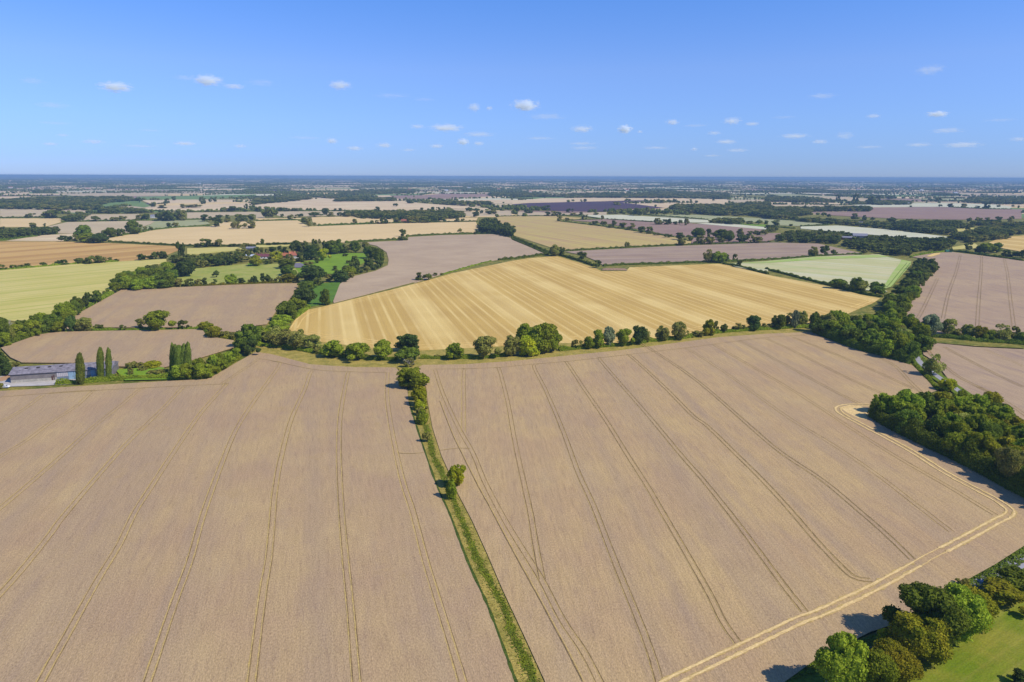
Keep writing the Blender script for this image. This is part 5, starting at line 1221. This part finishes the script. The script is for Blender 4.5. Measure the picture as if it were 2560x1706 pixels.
CL = [('C1', 530, 400, 140, 46, 1.0, 'bright flat-based small cloud on the left of the sky'),
 ('C1', 955, 370, 130, 52, .8, 'domed bright cloud left of centre high up'), ('C1', 1075, 398, 100, 26, .5, 'thin tail cloud just right of the domed cloud'),
 ('C1', 850, 358, 110, 26, .12, 'faint veil left of the domed cloud'), ('C1', 1200, 380, 150, 34, .1, 'faint broad veil right of the domed cloud'),
 ('C1', 1562, 392, 105, 44, .7, 'small round cloud between the domed cloud and centre'), ('C1', 145, 372, 110, 32, .12, 'faint greyish cloud at the far left, high'),
 ('C1', 240, 484, 150, 28, .15, 'faint streak below the bright left cloud'), ('C1', 2178, 494, 60, 42, .5, 'tiny puffed cloud left of the sky centre'),
 ('C1', 2248, 498, 36, 22, .4, 'tiny speck of cloud beside the puffed one'), ('C1', 2050, 588, 150, 34, .8, 'long bright cloud low near the sky centre'),
 ('C1', 1918, 582, 70, 22, .35, 'small faint cloud left of the long bright one'), ('C1', 2200, 618, 150, 24, .35, 'thin pale streak below the long bright cloud'),
 ('C1', 2128, 652, 56, 32, .8, 'small bright cloud under the thin pale streak'), ('C1', 2200, 660, 52, 20, .5, 'small flat cloud right of the small bright one'),
 ('C1', 2006, 672, 66, 20, .5, 'flat little cloud low left of centre'), ('C1', 1526, 648, 54, 28, .7, 'little bright cloud low under the round cloud'),
 ('C1', 1630, 682, 76, 22, .5, 'flat low cloud right of the little bright one'), ('C1', 1766, 668, 80, 24, .5, 'broken low cloud between two flat ones'),
 ('C1', 850, 660, 100, 20, .6, 'flat bright low cloud under the domed cloud'), ('C1', 430, 652, 100, 22, .4, 'low flat cloud on the left'),
 ('C1', 232, 662, 66, 16, .4, 'low thin cloud at far left'), ('C1', 290, 622, 56, 16, .25, 'faint spot above the low thin left cloud'), ('C1', 1105, 672, 70, 18, .3, 'dim flat low cloud left of centre'),
 ('C2', 62, 484, 130, 52, 1.0, 'bright leaning cloud at the middle of the sky'), ('C2', 160, 536, 190, 28, .18, 'faint bank under the bright middle cloud'),
 ('C2', 322, 594, 105, 34, .6, 'medium cloud low right of the middle'), ('C2', 520, 594, 66, 40, 1.0, 'compact bright cloud right of the middle'), ('C2', 588, 606, 26, 14, .4, 'speck beside the compact bright cloud'),
 ('C2', 738, 562, 66, 26, .6, 'small oval cloud right of the compact one'), ('C2', 1010, 556, 90, 34, .5, 'domed pale cloud in the right half'), ('C2', 1104, 570, 66, 18, .5, 'flat neighbour of the domed pale cloud'),
 ('C2', 985, 652, 96, 22, .5, 'flat low cloud under the domed pale one'), ('C2', 1035, 691, 110, 18, .3, 'long dim cloud just over the horizon haze'), ('C2', 928, 612, 70, 20, .3, 'pair of dim spots above the flat low cloud'),
 ('C2', 1298, 626, 130, 24, .5, 'row of three low puffs in the right half'), ('C2', 1530, 624, 90, 38, .2, 'dim ring-shaped cloud on the right'), ('C2', 1415, 652, 76, 22, .4, 'low flat cloud left of the ring-shaped one'),
 ('C2', 1918, 322, 140, 48, .22, 'high thin slanting cloud at upper right'), ('C2', 1425, 442, 130, 26, .2, 'thin smudge of cloud right of centre'), ('C2', 1956, 524, 90, 28, .9, 'bright lens-shaped cloud at the right'),
 ('C2', 1660, 534, 66, 22, .35, 'pale oval left of the bright lens cloud'), ('C2', 2000, 600, 150, 26, .3, 'ragged pale cloud below the lens cloud'), ('C2', 2070, 666, 160, 28, .5, 'wide flat low cloud at the right'),
 ('C2', 1870, 666, 110, 20, .35, 'low streak left of the wide flat cloud'), ('C2', 2330, 640, 90, 22, .3, 'low pale cloud cut by the right edge'), ('C2', 838, 686, 36, 16, .4, 'tiny cloud low near the horizon, right half'), ('C2', 330, 680, 150, 20, .2, 'faint low bank right of the middle'),
 ('C1', 1800, 440, 170, 22, .12, 'long faint grey streak left of the sky centre'), ('C1', 1950, 458, 110, 16, .1, 'short grey wisp after the long faint streak'), ('C1', 250, 566, 160, 14, .12, 'thin faint line of cloud far left'),
 ('C1', 690, 600, 110, 12, .12, 'thin faint line under the domed cloud'), ('C1', 640, 672, 160, 14, .2, 'dim low streak between two low left clouds'), ('C1', 1400, 634, 160, 14, .14, 'dim low streak beside the little bright cloud'),
 ('C2', 130, 636, 150, 16, .2, 'dim low streak below the middle bank'), ('C2', 320, 660, 140, 16, .22, 'pale dotted streak low right of the middle'), ('C2', 660, 680, 130, 14, .25, 'pale low dash under the oval cloud'),
 ('C2', 840, 578, 130, 14, .14, 'dim streak beneath the domed pale cloud'), ('C2', 1250, 540, 120, 14, .1, 'barely visible streak right of the domed pale cloud'), ('C2', 1640, 676, 120, 14, .22, 'low pale dash left of the low streak'),
 ('C2', 2240, 552, 150, 16, .12, 'dim streak right of the lens cloud'), ('C2', 920, 716, 90, 12, .25, 'very low pale dash over the horizon'), ('C1', 1880, 690, 70, 14, .25, 'very low pale spot left of centre')]
for i, (fr, x, y, wd, h, al, lab) in enumerate(CL):
    X0, Y0 = px(fr, x, y); wp, hp = wd / 1.838, h / 1.838
    alt = 1500.0
    d = RC @ np.array([(X0 - 1280) / FPX, -(Y0 - 853) / FPX, -1.0]); t_ = (alt - CAM_H) / max(d[2], .02); t_ = min(t_, 42000)
    p = np.array([0, 0, CAM_H]) + d * t_
    o = link('cloud', CM, loc=p); rx = wp / 2 * t_ / FPX * 1.3; rz = hp / 2 * t_ / FPX * 1.3
    o.scale = (rx, rx * .8, rz); o.rotation_euler = (0, 0, -math.atan2(d[0], d[1]))
    o.color = (1, 1, 1, al * (.5 if al > .75 else .34) * 500.0 / rx)
    tag(o, lab, 'cloud', 'small fair-weather clouds')

# ------------------------------------------------------------------ haze
m, t, o = new_mat('haze')
v = N(t, 'ShaderNodeVolumePrincipled'); v.inputs['Color'].default_value = (.25, .42, .68, 1); v.inputs['Density'].default_value = 8.0e-5; v.inputs['Anisotropy'].default_value = 0.0
t.links.new(v.outputs[0], o.inputs['Volume'])
mb = MB(); mb.box(-62000, 62000, -3000, 60000, -30, CAM_H + 4)
hz = mb.build('haze', m); tag(hz, 'thin blue air between the camera and the horizon', 'haze', kind='stuff')
